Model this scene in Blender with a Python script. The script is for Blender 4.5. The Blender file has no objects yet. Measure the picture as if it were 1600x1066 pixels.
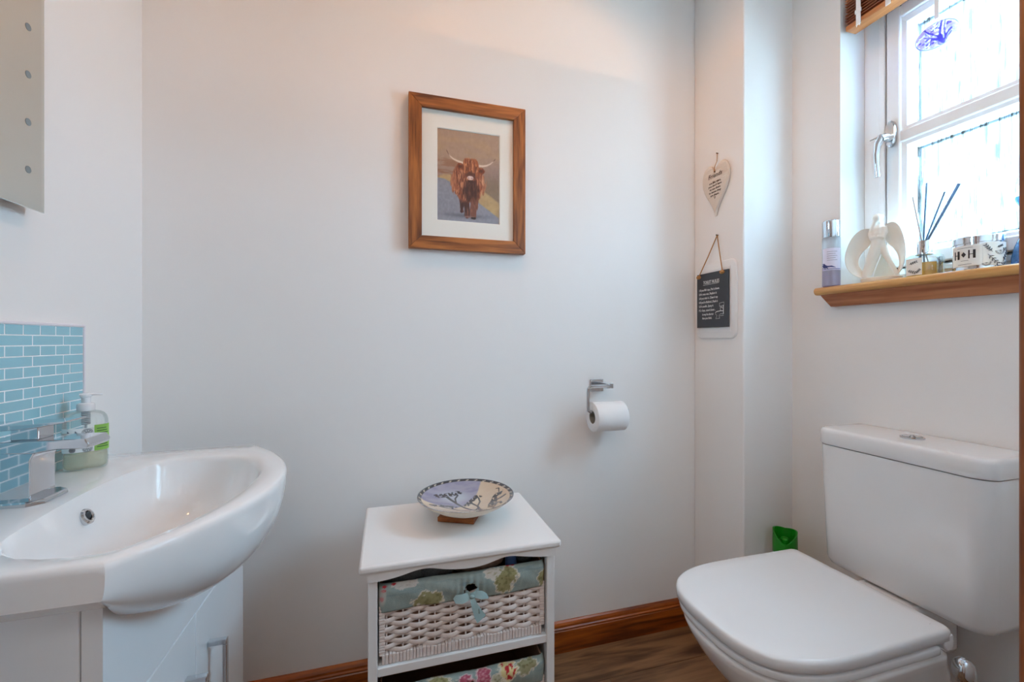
import bpy, bmesh, math, random
import numpy as np
from mathutils import Vector, Matrix
random.seed(7); np.random.seed(7)
S = bpy.context.scene
COL = S.collection
PI = math.pi

# ------------------------------------------------------------------ camera, world, lights, exposure
cam = bpy.data.cameras.new('camera'); camo = bpy.data.objects.new('camera', cam); COL.objects.link(camo)
cam.sensor_width = 36.0; cam.lens = 670 / 1600 * 36.0; cam.clip_start = 0.02
YAW = math.atan(195 / 670)
camo.location = (0, 0, 1.0); camo.rotation_euler = (PI / 2, 0, -YAW)
S.camera = camo

W = bpy.data.worlds.new('sky'); S.world = W; W.use_nodes = True
bg = W.node_tree.nodes['Background']; bg.inputs[0].default_value = (0.46, 0.76, 1.0, 1); bg.inputs[1].default_value = 58

def area(name, loc, rot, sx, sy, power, color, portal=False):
    l = bpy.data.lights.new(name, 'AREA'); l.shape = 'RECTANGLE'; l.size = sx; l.size_y = sy
    l.energy = power; l.color = color
    if portal: l.cycles.is_portal = True
    o = bpy.data.objects.new(name, l); COL.objects.link(o); o.location = loc; o.rotation_euler = rot
    return o
area('window_portal', (1.43, 0.61, 1.56), (0, PI / 2, 0), 0.86, 0.66, 1, (1, 1, 1), True)
DOWNLIGHTS = [(0.47, 0.88), (-0.22, 0.78)]
DL_POWER = [11, 5.5]
def spot(name, loc, power, color, size=2.85, blend=0.7, rad=0.03):
    l = bpy.data.lights.new(name, 'SPOT'); l.energy = power; l.color = color
    l.spot_size = size; l.spot_blend = blend; l.shadow_soft_size = rad
    o = bpy.data.objects.new(name, l); COL.objects.link(o); o.location = loc
    return o
HC = 2.3
for (dx, dy), p in zip(DOWNLIGHTS, DL_POWER):
    spot('downlight_lamp', (dx, dy, HC - 0.035), p, (1.0, 0.50, 0.21))
area('hall_fill', (-0.3, -0.75, HC - 0.06), (0, 0, 0), 0.5, 0.5, 8, (1.0, 0.97, 0.95))  # unseen fill light added behind the camera to brighten the room

S.view_settings.view_transform = 'Standard'; S.view_settings.look = 'None'
S.view_settings.gamma = 1; S.view_settings.use_curve_mapping = False
S.view_settings.exposure = 0.0
S.cycles.max_bounces = 12; S.cycles.diffuse_bounces = 6; S.cycles.transparent_max_bounces = 16
S.cycles.use_denoising = True; S.cycles.sample_clamp_indirect = 60.0; S.cycles.sample_clamp_direct = 1.5
S.cycles.caustics_reflective = False; S.cycles.caustics_refractive = False

# ------------------------------------------------------------------ materials
def lin(r, g, b):
    f = lambda c: (c / 255 / 12.92) if c / 255 <= 0.04045 else ((c / 255 + 0.055) / 1.055) ** 2.4
    return (f(r), f(g), f(b), 1.0)
def nlin(a):
    a = np.asarray(a, float) / 255
    return np.where(a <= 0.04045, a / 12.92, ((a + 0.055) / 1.055) ** 2.4)
M = {}
def mat(name, rgb, rough=0.5, metal=0.0, coat=0.0, bump=None, vary=None, spec=0.5, trans=0.0):
    m = bpy.data.materials.new(name); m.use_nodes = True
    nt = m.node_tree; b = nt.nodes['Principled BSDF']
    c = lin(*rgb)
    b.inputs['Base Color'].default_value = c; b.inputs['Roughness'].default_value = rough
    b.inputs['Metallic'].default_value = metal; b.inputs['Coat Weight'].default_value = coat
    b.inputs['Coat Roughness'].default_value = 0.05; b.inputs['Specular IOR Level'].default_value = spec
    tc = nt.nodes.new('ShaderNodeTexCoord')
    if vary:
        sc, amt = vary
        n = nt.nodes.new('ShaderNodeTexNoise'); n.inputs['Scale'].default_value = sc; n.inputs['Detail'].default_value = 4
        nt.links.new(tc.outputs['Object'], n.inputs['Vector'])
        mx = nt.nodes.new('ShaderNodeMix'); mx.data_type = 'RGBA'
        mx.inputs[6].default_value = tuple(x * (1 - amt) for x in c[:3]) + (1,)
        mx.inputs[7].default_value = tuple(min(1, x * (1 + amt)) for x in c[:3]) + (1,)
        nt.links.new(n.outputs['Fac'], mx.inputs[0]); nt.links.new(mx.outputs[2], b.inputs['Base Color'])
    if bump:
        sc, st = bump
        n = nt.nodes.new('ShaderNodeTexNoise'); n.inputs['Scale'].default_value = sc; n.inputs['Detail'].default_value = 3
        nt.links.new(tc.outputs['Object'], n.inputs['Vector'])
        bp = nt.nodes.new('ShaderNodeBump'); bp.inputs['Strength'].default_value = st; bp.inputs['Distance'].default_value = 0.002
        nt.links.new(n.outputs['Fac'], bp.inputs['Height']); nt.links.new(bp.outputs[0], b.inputs['Normal'])
    M[name] = m
    return m
def wood(name, dark, light, axis, rough=0.4, scale=9, stretch=14, coat=0.0):
    m = bpy.data.materials.new(name); m.use_nodes = True
    nt = m.node_tree; b = nt.nodes['Principled BSDF']; b.inputs['Roughness'].default_value = rough
    b.inputs['Coat Weight'].default_value = coat
    tc = nt.nodes.new('ShaderNodeTexCoord'); oi = nt.nodes.new('ShaderNodeObjectInfo')
    mp = nt.nodes.new('ShaderNodeMapping')
    s = [scale * stretch / 3] * 3; s[axis] = scale / 3
    mp.inputs['Scale'].default_value = s
    add = nt.nodes.new('ShaderNodeVectorMath'); add.operation = 'ADD'
    sc = nt.nodes.new('ShaderNodeVectorMath'); sc.operation = 'SCALE'; sc.inputs[3].default_value = 7.3
    comb = nt.nodes.new('ShaderNodeCombineXYZ')
    for i in range(3): nt.links.new(oi.outputs['Random'], comb.inputs[i])
    nt.links.new(comb.outputs[0], sc.inputs[0])
    nt.links.new(tc.outputs['Object'], mp.inputs['Vector']); nt.links.new(mp.outputs[0], add.inputs[0]); nt.links.new(sc.outputs[0], add.inputs[1])
    n1 = nt.nodes.new('ShaderNodeTexNoise'); n1.inputs['Scale'].default_value = 1; n1.inputs['Detail'].default_value = 6; n1.inputs['Distortion'].default_value = 1.2
    n2 = nt.nodes.new('ShaderNodeTexNoise'); n2.inputs['Scale'].default_value = 5; n2.inputs['Detail'].default_value = 3
    nt.links.new(add.outputs[0], n1.inputs['Vector']); nt.links.new(add.outputs[0], n2.inputs['Vector'])
    ad = nt.nodes.new('ShaderNodeMath'); ad.operation = 'MULTIPLY_ADD'; ad.inputs[1].default_value = 0.35
    nt.links.new(n2.outputs['Fac'], ad.inputs[0]); nt.links.new(n1.outputs['Fac'], ad.inputs[2])
    cr = nt.nodes.new('ShaderNodeValToRGB')
    cr.color_ramp.elements[0].position = 0.50; cr.color_ramp.elements[0].color = lin(*dark)
    cr.color_ramp.elements[1].position = 0.82; cr.color_ramp.elements[1].color = lin(*light)
    nt.links.new(ad.outputs[0], cr.inputs[0]); nt.links.new(cr.outputs[0], b.inputs['Base Color'])
    bp = nt.nodes.new('ShaderNodeBump'); bp.inputs['Strength'].default_value = 0.12; bp.inputs['Distance'].default_value = 0.001
    nt.links.new(ad.outputs[0], bp.inputs['Height']); nt.links.new(bp.outputs[0], b.inputs['Normal'])
    M[name] = m
    return m
def clear(name, rgb, gloss=0.12, rough=0.02, body=0.0, bodyrgb=(255, 255, 255), fres=0.5):
    """thin clear plastic or glass: mostly lets light straight through, with a fresnel sheen"""
    m = bpy.data.materials.new(name); m.use_nodes = True
    nt = m.node_tree; nt.nodes.remove(nt.nodes['Principled BSDF']); out = nt.nodes['Material Output']
    t = nt.nodes.new('ShaderNodeBsdfTransparent'); t.inputs[0].default_value = lin(*rgb)
    g = nt.nodes.new('ShaderNodeBsdfGlossy'); g.inputs['Roughness'].default_value = rough
    lw = nt.nodes.new('ShaderNodeLayerWeight'); lw.inputs[0].default_value = 0.35
    ml = nt.nodes.new('ShaderNodeMath'); ml.operation = 'MULTIPLY_ADD'; ml.inputs[1].default_value = fres; ml.inputs[2].default_value = gloss * 0.3
    nt.links.new(lw.outputs['Fresnel'], ml.inputs[0])
    mx = nt.nodes.new('ShaderNodeMixShader'); nt.links.new(ml.outputs[0], mx.inputs[0])
    src = t.outputs[0]
    if body > 0:
        d = nt.nodes.new('ShaderNodeBsdfDiffuse'); d.inputs[0].default_value = lin(*bodyrgb)
        tr = nt.nodes.new('ShaderNodeBsdfTranslucent'); tr.inputs[0].default_value = lin(*bodyrgb)
        ad = nt.nodes.new('ShaderNodeMixShader'); ad.inputs[0].default_value = 0.5
        nt.links.new(d.outputs[0], ad.inputs[1]); nt.links.new(tr.outputs[0], ad.inputs[2])
        m2 = nt.nodes.new('ShaderNodeMixShader'); m2.inputs[0].default_value = body
        nt.links.new(t.outputs[0], m2.inputs[1]); nt.links.new(ad.outputs[0], m2.inputs[2]); src = m2.outputs[0]
    nt.links.new(src, mx.inputs[1]); nt.links.new(g.outputs[0], mx.inputs[2]); nt.links.new(mx.outputs[0], out.inputs[0])
    M[name] = m
    return m
def painted(name, rough=0.5, coat=0.0, alpha=False, bump=None):
    m = bpy.data.materials.new(name); m.use_nodes = True
    nt = m.node_tree; b = nt.nodes['Principled BSDF']; b.inputs['Roughness'].default_value = rough; b.inputs['Coat Weight'].default_value = coat
    a = nt.nodes.new('ShaderNodeAttribute'); a.attribute_name = 'Col'
    nt.links.new(a.outputs['Color'], b.inputs['Base Color'])
    if alpha:
        out = nt.nodes['Material Output']
        t = nt.nodes.new('ShaderNodeBsdfTransparent'); mx = nt.nodes.new('ShaderNodeMixShader')
        g = nt.nodes.new('ShaderNodeBsdfTranslucent'); nt.links.new(a.outputs['Color'], g.inputs[0])
        m3 = nt.nodes.new('ShaderNodeMixShader'); m3.inputs[0].default_value = 0.07
        nt.links.new(b.outputs[0], m3.inputs[1]); nt.links.new(g.outputs[0], m3.inputs[2])
        nt.links.new(a.outputs['Alpha'], mx.inputs[0]); nt.links.new(t.outputs[0], mx.inputs[1]); nt.links.new(m3.outputs[0], mx.inputs[2])
        nt.links.new(mx.outputs[0], out.inputs[0])
    if bump:
        tc = nt.nodes.new('ShaderNodeTexCoord')
        n = nt.nodes.new('ShaderNodeTexNoise'); n.inputs['Scale'].default_value = bump[0]
        nt.links.new(tc.outputs['Object'], n.inputs['Vector'])
        bp = nt.nodes.new('ShaderNodeBump'); bp.inputs['Strength'].default_value = bump[1]; bp.inputs['Distance'].default_value = 0.002
        nt.links.new(n.outputs['Fac'], bp.inputs['Height']); nt.links.new(bp.outputs[0], b.inputs['Normal'])
    M[name] = m
    return m

mat('wall_paint', (238, 236, 234), 0.75, bump=(220, 0.05), spec=0.25)
mat('ceiling_paint', (240, 238, 236), 0.9)
mat('gravel', (120, 122, 112), 0.95, vary=(4, 0.2))
mat('ceramic', (238, 238, 238), 0.08, coat=0.6)
mat('gloss_white', (232, 234, 236), 0.12, coat=0.4)
mat('satin_white', (232, 231, 230), 0.38)
mat('upvc', (246, 248, 249), 0.3)
mat('rubber', (35, 38, 42), 0.6)
mat('chrome', (205, 208, 212), 0.06, 1.0)
mat('brushed_chrome', (190, 192, 195), 0.22, 1.0)
mat('mirror_glass', (214, 216, 210), 0.01, 1.0)
mat('mirror_dot', (120, 130, 132), 0.35)
mat('grout', (240, 244, 246), 0.8)
mat('tile_blue', (142, 192, 204), 0.1, coat=0.7, vary=(3, 0.04))
mat('trim_white', (232, 226, 230), 0.4)
mat('mount_card', (236, 232, 222), 0.85)
mat('paper', (240, 240, 240), 0.9, bump=(500, 0.15))
mat('card_tube', (150, 140, 128), 0.9)
mat('chalkboard', (62, 66, 72), 0.7, vary=(40, 0.08))
mat('chalk', (235, 235, 235), 0.9)
mat('twine', (178, 130, 80), 0.9, bump=(900, 0.5))
mat('heart_ceramic', (222, 208, 194), 0.45)
mat('ink', (70, 58, 50), 0.8)
mat('nail', (90, 75, 65), 0.4, 0.8)
mat('green_plastic', (20, 140, 25), 0.3)
mat('can_white', (225, 230, 225), 0.35)
mat('wicker', (226, 214, 208), 0.55, vary=(60, 0.08), bump=(300, 0.3))
mat('wicker_inner', (150, 118, 100), 0.8)
mat('towel_grey', (104, 112, 114), 1.0, vary=(300, 0.55), bump=(700, 1.0))
mat('cloth_brown', (168, 140, 124), 0.9, vary=(70, 0.5))
mat('bottle_blue', (110, 155, 225), 0.3)
mat('bow_cloth', (150, 174, 174), 0.8, bump=(600, 0.2))
mat('bisque', (240, 237, 228), 0.5)
mat('pump_white', (236, 236, 238), 0.25)
mat('label_white', (236, 238, 236), 0.5)
mat('label_green', (142, 190, 84), 0.5)
mat('label_lilac', (226, 222, 238), 0.5)
mat('print_grey', (92, 98, 108), 0.7)
mat('print_green', (62, 100, 50), 0.7)
mat('print_blue', (60, 70, 130), 0.6)
mat('black_print', (40, 38, 44), 0.6)
mat('tin_silver', (210, 215, 220), 0.12, 1.0)
mat('reed', (98, 128, 160), 0.8)
mat('reed_pale', (170, 150, 140), 0.8)
mat('bowl_outer', (222, 208, 190), 0.4)
mat('ladder_clip', (244, 246, 248), 0.3)
mat('lamp_bezel', (235, 235, 235), 0.3)
mat('ribbon_white', (240, 244, 248), 0.7)
wood('skirting_wood', (96, 40, 8), (176, 92, 28), 0, 0.3, 7, 12)
wood('jamb_wood', (120, 62, 24), (178, 108, 58), 2, 0.35, 7, 12)
wood('frame_wood_v', (92, 44, 14), (176, 104, 46), 2, 0.45, 8, 12)
wood('frame_wood_h', (92, 44, 14), (176, 104, 46), 0, 0.45, 8, 12)
wood('sill_oak', (176, 118, 60), (222, 168, 100), 1, 0.35, 8, 12)
wood('sill_oak_dark', (150, 84, 48), (196, 128, 84), 1, 0.4, 7, 10)
wood('plank_oak', (84, 60, 40), (152, 114, 80), 0, 0.45, 6, 9)
wood('blind_wood', (110, 52, 26), (160, 88, 48), 1, 0.4, 8, 10)
wood('blind_rail_wood', (176, 104, 54), (214, 146, 92), 1, 0.4, 8, 10)
wood('trivet_wood', (130, 66, 22), (184, 108, 50), 0, 0.5, 9, 8)
clear('picture_glass', (255, 255, 255), 0.03, 0.3, fres=0.0)
clear('clear_plastic', (250, 253, 252), 0.2, body=0.06, fres=0.35)
clear('soap_liquid', (250, 248, 232), 0.1, body=0.4, bodyrgb=(255, 253, 236), fres=0.2)
clear('frosted_plastic', (240, 244, 248), 0.2, 0.2, body=0.5, bodyrgb=(238, 242, 246), fres=0.25)
clear('lilac_liquid', (206, 170, 222), 0.1, body=0.6, bodyrgb=(196, 148, 218), fres=0.2)
clear('diffuser_glass', (244, 250, 252), 0.3, body=0.05, fres=0.35)
clear('amber_liquid', (236, 190, 90), 0.1, body=0.5, bodyrgb=(255, 206, 84), fres=0.2)
clear('vase_glass', (120, 180, 220), 0.3, body=0.3, bodyrgb=(120, 170, 215))
painted('photo_print', 0.5)
painted('bowl_glaze', 0.18, 0.5)
painted('floral_cotton', 0.85, bump=(400, 0.25))
painted('blown_glass', 0.1, 0.5, alpha=True)
def emit(name, rgb, st):
    m = bpy.data.materials.new(name); m.use_nodes = True
    b = m.node_tree.nodes['Principled BSDF']; b.inputs['Emission Color'].default_value = lin(*rgb); b.inputs['Emission Strength'].default_value = st
    M[name] = m
emit('lamp_lens', (255, 214, 160), 12)
def pane_material():
    """reeded rain glass: bright translucent pane with thin vertical streaks"""
    m = bpy.data.materials.new('rain_glass'); m.use_nodes = True
    nt = m.node_tree; nt.nodes.remove(nt.nodes['Principled BSDF']); out = nt.nodes['Material Output']
    tc = nt.nodes.new('ShaderNodeTexCoord'); mp = nt.nodes.new('ShaderNodeMapping'); mp.inputs['Scale'].default_value = (1, 250, 11)
    nt.links.new(tc.outputs['Object'], mp.inputs['Vector'])
    n = nt.nodes.new('ShaderNodeTexNoise'); n.inputs['Scale'].default_value = 1; n.inputs['Detail'].default_value = 2; n.inputs['Distortion'].default_value = 0.6
    nt.links.new(mp.outputs[0], n.inputs['Vector'])
    cr = nt.nodes.new('ShaderNodeValToRGB')
    cr.color_ramp.elements[0].position = 0.31; cr.color_ramp.elements[0].color = (0.138, 0.141, 0.145, 1)
    cr.color_ramp.elements[1].position = 0.445; cr.color_ramp.elements[1].color = (0.985, 0.99, 1, 1)
    e_ = cr.color_ramp.elements.new(0.428); e_.color = (0.165, 0.165, 0.167, 1)
    nt.links.new(n.outputs['Fac'], cr.inputs[0])
    t = nt.nodes.new('ShaderNodeBsdfTransparent'); tr = nt.nodes.new('ShaderNodeBsdfTranslucent'); g = nt.nodes.new('ShaderNodeBsdfGlossy'); g.inputs['Roughness'].default_value = 0.15
    nt.links.new(cr.outputs[0], t.inputs[0]); nt.links.new(cr.outputs[0], tr.inputs[0])
    bp = nt.nodes.new('ShaderNodeBump'); bp.inputs['Strength'].default_value = 0.5; bp.inputs['Distance'].default_value = 0.002
    nt.links.new(n.outputs['Fac'], bp.inputs['Height']); nt.links.new(bp.outputs[0], g.inputs['Normal'])
    m1 = nt.nodes.new('ShaderNodeMixShader'); m1.inputs[0].default_value = 0.12
    nt.links.new(t.outputs[0], m1.inputs[1]); nt.links.new(tr.outputs[0], m1.inputs[2])
    m2 = nt.nodes.new('ShaderNodeMixShader'); m2.inputs[0].default_value = 0.05
    nt.links.new(m1.outputs[0], m2.inputs[1]); nt.links.new(g.outputs[0], m2.inputs[2]); nt.links.new(m2.outputs[0], out.inputs[0])
    M['rain_glass'] = m
pane_material()

# ------------------------------------------------------------------ geometry helpers
class MB:
    """collects verts/faces in world coordinates, links ONE mesh object"""
    def __init__(s): s.v = []; s.f = []; s.c = None
    def add(s, verts, faces):
        o = len(s.v); s.v += [tuple(p) for p in verts]; s.f += [tuple(i + o for i in f) for f in faces]; return s
    def box(s, x0, x1, y0, y1, z0, z1):
        v = [(x, y, z) for x in (x0, x1) for y in (y0, y1) for z in (z0, z1)]
        return s.add(v, [(0, 1, 3, 2), (4, 6, 7, 5), (0, 4, 5, 1), (2, 3, 7, 6), (0, 2, 6, 4), (1, 5, 7, 3)])
    def loft(s, loops, cap0=True, cap1=True, closed=True):
        n = len(loops[0]); v = [p for l in loops for p in l]; f = []
        for j in range(len(loops) - 1):
            for i in range(n if closed else n - 1):
                k = (i + 1) % n
                f.append((j * n + i, j * n + k, (j + 1) * n + k, (j + 1) * n + i))
        if cap0: f.append(tuple(range(n - 1, -1, -1)))
        if cap1: f.append(tuple((len(loops) - 1) * n + i for i in range(n)))
        return s.add(v, f)
    def tube(s, pts, r, n=10, caps=True, flat=1.0, up=(0, 0, 1)):
        """swept round tube; r number or list; flat squashes one cross axis"""
        P = [Vector(p) for p in pts]; loops = []; prev = None
        for i, p in enumerate(P):
            t = (P[min(i + 1, len(P) - 1)] - P[max(i - 1, 0)]).normalized()
            if prev is None:
                u = Vector(up); u = (u - t * u.dot(t))
                if u.length < 1e-4: u = Vector((1, 0, 0)); u = u - t * u.dot(t)
            else: u = prev - t * prev.dot(t)
            u.normalize(); prev = u; w = t.cross(u); rr = r[i] if isinstance(r, (list, tuple)) else r
            loops.append([p + u * (rr * math.cos(2 * PI * k / n)) + w * (rr * flat * math.sin(2 * PI * k / n)) for k in range(n)])
        return s.loft(loops, caps, caps)
    def lathe(s, prof, c, n=40, sx=1, sy=1, caps=True):
        loops = [[(c[0] + r * sx * math.cos(2 * PI * k / n), c[1] + r * sy * math.sin(2 * PI * k / n), c[2] + z) for k in range(n)] for r, z in prof]
        return s.loft(loops, caps, caps)
    def prism(s, poly, a, b, fn):
        """poly of 2-D points extruded from a to b; fn(u, v, t) -> xyz"""
        return s.loft([[fn(u, v, a) for u, v in poly], [fn(u, v, b) for u, v in poly]])
    def sphere(s, c, r, n=16, m=10, sc=(1, 1, 1)):
        prof = [(math.sin(PI * j / m), -math.cos(PI * j / m)) for j in range(m + 1)]
        loops = [[(c[0] + r * sc[0] * max(q, 1e-4) * math.cos(2 * PI * k / n), c[1] + r * sc[1] * max(q, 1e-4) * math.sin(2 * PI * k / n), c[2] + r * sc[2] * z) for k in range(n)] for q, z in prof]
        return s.loft(loops)
    def build(s, name, m, parent=None, smooth=True, bevel=0.0, seg=2, angle=35, subsurf=0):
        off = origin(parent)
        me = bpy.data.meshes.new(name)
        me.from_pydata([(x - off[0], y - off[1], z - off[2]) for x, y, z in s.v], [], s.f)
        bm = bmesh.new(); bm.from_mesh(me); bmesh.ops.recalc_face_normals(bm, faces=bm.faces); bm.to_mesh(me); bm.free()
        me.materials.append(M[m] if isinstance(m, str) else m)
        o = bpy.data.objects.new(name, me); COL.objects.link(o)
        if parent: o.parent = parent
        if smooth:
            me.shade_smooth()
            me.set_sharp_from_angle(angle=math.radians(angle))
        if bevel:
            b = o.modifiers.new('bevel', 'BEVEL'); b.width = bevel; b.segments = seg; b.limit_method = 'ANGLE'; b.angle_limit = math.radians(40)
            me.shade_smooth(); b.harden_normals = False
            w = o.modifiers.new('wn', 'WEIGHTED_NORMAL'); w.keep_sharp = True
        if subsurf:
            q = o.modifiers.new('sub', 'SUBSURF'); q.levels = subsurf; q.render_levels = subsurf
        return o
def origin(o):
    x = y = z = 0.0
    while o: x += o.location.x; y += o.location.y; z += o.location.z; o = o.parent
    return (x, y, z)
def thing(name, label, cat, loc, group=None):
    o = bpy.data.objects.new(name, None); COL.objects.link(o); o.location = loc; o.empty_display_size = 0.05
    o['label'] = label; o['category'] = cat
    if group: o['group'] = group
    return o
def tag(o, label, cat, group=None):
    o['label'] = label; o['category'] = cat
    if group: o['group'] = group
    return o
def struct(o, label=None):
    o['kind'] = 'structure'
    if label: o['label'] = label
    return o
def grid(name, m, parent, nu, nv, pos, col=None, keep=None, smooth=True, thick=0.0):
    """nu x nv grid; pos(U,V)->(x,y,z) arrays, col(U,V)->rgb(a) 0..255 arrays"""
    U, V = np.meshgrid(np.linspace(0, 1, nu), np.linspace(0, 1, nv))
    X, Y, Z = pos(U, V); off = origin(parent)
    P = np.stack([X - off[0], Y - off[1], Z - off[2]], -1).reshape(-1, 3)
    F = []
    K = keep(U, V) if keep is not None else None
    for j in range(nv - 1):
        for i in range(nu - 1):
            if K is not None and not (K[j, i] and K[j, i + 1] and K[j + 1, i] and K[j + 1, i + 1]): continue
            a = j * nu + i; F.append((a, a + 1, a + nu + 1, a + nu))
    me = bpy.data.meshes.new(name); me.from_pydata(P.tolist(), [], F); me.materials.append(M[m])
    if col is not None:
        C = col(U, V).reshape(nu * nv, -1)
        rgb = nlin(C[:, :3]); al = C[:, 3:4] / 255 if C.shape[1] > 3 else np.ones((nu * nv, 1))
        at = me.color_attributes.new('Col', 'FLOAT_COLOR', 'POINT'); at.data.foreach_set('color', np.hstack([rgb, al]).astype(np.float32).ravel())
    o = bpy.data.objects.new(name, me); COL.objects.link(o); o.parent = parent
    if smooth: me.shade_smooth()
    if thick:
        q = o.modifiers.new('solid', 'SOLIDIFY'); q.thickness = thick; q.offset = 0
    return o
# --- painting helpers (numpy)
def vnoise(x, y, seed=0):
    xi = np.floor(x); yi = np.floor(y); fx = x - xi; fy = y - yi
    fx = fx * fx * (3 - 2 * fx); fy = fy * fy * (3 - 2 * fy)
    h = lambda a, b: np.modf(np.abs(np.sin(a * 127.1 + b * 311.7 + seed * 74.7) * 43758.5453))[0]
    return (h(xi, yi) * (1 - fx) + h(xi + 1, yi) * fx) * (1 - fy) + (h(xi, yi + 1) * (1 - fx) + h(xi + 1, yi + 1) * fx) * fy
def fbm(x, y, seed=0): return 0.55 * vnoise(x, y, seed) + 0.3 * vnoise(2.1 * x, 2.1 * y, seed + 1) + 0.15 * vnoise(4.3 * x, 4.3 * y, seed + 2)
def sstep(a, b, x):
    t = np.clip((x - a) / (b - a), 0, 1); return t * t * (3 - 2 * t)
def over(C, rgb, a):
    rgb = np.asarray(rgb, float); a = np.clip(a, 0, 1)[..., None]; C[..., :3] = C[..., :3] * (1 - a) + rgb * a
def pdist(x, y, pts):
    d = np.full(x.shape, 9.0)
    for (x0, y0), (x1, y1) in zip(pts[:-1], pts[1:]):
        L = (x1 - x0) ** 2 + (y1 - y0) ** 2 + 1e-12
        t = np.clip(((x - x0) * (x1 - x0) + (y - y0) * (y1 - y0)) / L, 0, 1)
        d = np.minimum(d, np.hypot(x - x0 - t * (x1 - x0), y - y0 - t * (y1 - y0)))
    return d
def inpoly(x, y, poly):
    r = np.zeros(x.shape, bool); n = len(poly)
    for i in range(n):
        x0, y0 = poly[i]; x1, y1 = poly[(i + 1) % n]
        c = ((y0 > y) != (y1 > y)) & (x < (x1 - x0) * (y - y0) / ((y1 - y0) + 1e-12) + x0)
        r ^= c
    return r
def text_mesh(name, body, size, m, parent, fn, align='LEFT', extrude=0.0002, space=1.0):
    """flat lettering; fn(u, v, d) -> world xyz, u right, v up, d out of the surface"""
    cu = bpy.data.curves.new('lettering', 'FONT'); cu.body = body; cu.size = size; cu.align_x = align; cu.extrude = extrude; cu.resolution_u = 2
    cu.space_character = space
    t = bpy.data.objects.new('lettering', cu); COL.objects.link(t)
    dg = bpy.context.evaluated_depsgraph_get(); dg.update()
    me = bpy.data.meshes.new_from_object(t.evaluated_get(dg))
    bpy.data.objects.remove(t); bpy.data.curves.remove(cu)
    off = origin(parent)
    for v in me.vertices:
        p = fn(v.co.x, v.co.y, v.co.z); v.co = (p[0] - off[0], p[1] - off[1], p[2] - off[2])
    me.name = name; me.materials.clear(); me.materials.append(M[m])
    o = bpy.data.objects.new(name, me); COL.objects.link(o); o.parent = parent
    return o

# ------------------------------------------------------------------ room shell
XL, YB, XB, YX, XR = -0.589, 1.289, 1.054, 1.0686, 1.2468     # left wall, back wall, boxing side, boxing front, right wall
YF = 0.20; YF0 = 0.08                                         # front wall with the doorway
DX0, DX1, DZ = -0.33, 0.4475, 1.98
struct(MB().box(XL - 0.1, XB + 0.4, YB, YB + 0.1, 0, HC).build('wall_back', 'wall_paint', smooth=False))
struct(MB().box(XL - 0.1, XL, -1.6, YB, 0, HC).build('wall_left', 'wall_paint', smooth=False))
struct(MB().box(XB, XR + 0.16, YX, YB, 0, HC).build('wall_boxing', 'wall_paint', bevel=0.004))
WY0, WY1, WZ0, WZ1 = 0.30, 0.917, 1.133, 2.0
w = MB()
w.box(XR, XR + 0.2, YF0, YX, 0, WZ0); w.box(XR, XR + 0.2, YF0, YX, WZ1, HC)
w.box(XR, XR + 0.2, YF0, WY0, WZ0, WZ1); w.box(XR, XR + 0.2, WY1, YX, WZ0, WZ1)
struct(w.build('wall_right', 'wall_paint', smooth=False))
w = MB()
w.box(XL, DX0 - 0.02, YF0, YF, 0, HC); w.box(DX1 + 0.02, XR, YF0, YF, 0, HC); w.box(DX0 - 0.02, DX1 + 0.02, YF0, YF, DZ + 0.02, HC)
struct(w.build('wall_front', 'wall_paint', smooth=False))
w = MB()
w.box(XL, XR + 0.2, -1.6, -1.5, 0, HC); w.box(1.0, 1.1, -1.5, YF0, 0, HC)
struct(w.build('wall_hall', 'wall_paint', smooth=False))
struct(MB().box(XL - 0.1, XR + 0.2, -1.6, YB + 0.1, HC, HC + 0.1).build('ceiling', 'ceiling_paint', smooth=False))
struct(MB().box(1.46, 30, -20, 20, -0.3, -0.15).build('ground_outside', 'gravel', smooth=False))
# floor: sub-floor slab and separate planks
fl = struct(MB().box(XL - 0.1, XR + 0.2, -1.6, YB + 0.1, -0.1, -0.006).build('floor', 'rubber', smooth=False))
PW = 0.150
y1 = YB; r = 0
while y1 > -1.5:
    y0 = max(y1 - PW, -1.5); x0 = XL - [0.18, 0.62, 0.40][r % 3]
    while x0 < XR + 0.1:
        x1 = x0 + 0.92
        a, b = max(x0, XL) + 0.0006, min(x1, XR) - 0.0006
        if b - a > 0.02:
            MB().box(a, b, y0 + 0.0006, y1 - 0.0006, -0.006, 0.0).build('plank', 'plank_oak', fl, bevel=0.0008, seg=1)
        x0 = x1
    y1 = y0; r += 1
# skirting boards (moulded profile: d = distance from the wall, h = height)
SK = [(0, 0), (0.016, 0), (0.016, 0.068), (0.0135, 0.0705), (0.0155, 0.073), (0.0155, 0.076), (0.012, 0.079), (0.0115, 0.085), (0.008, 0.091), (0.003, 0.095), (0, 0.095)]
struct(MB().prism(SK, XL, XB, lambda d, h, t: (t, YB - d, h)).build('baseboard_back', 'skirting_wood', angle=20))
struct(MB().prism(SK, YX - 0.016, YB - 0.016, lambda d, h, t: (XB - d, t, h)).build('baseboard_boxing', 'skirting_wood', angle=20))
struct(MB().prism(SK, YF + 0.016, YX, lambda d, h, t: (XR - d, t, h)).build('baseboard_right', 'skirting_wood', angle=20))
struct(MB().prism(SK, YF + 0.016, YB - 0.016, lambda d, h, t: (XL + d, t, h)).build('baseboard_left', 'skirting_wood', angle=20))
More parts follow.
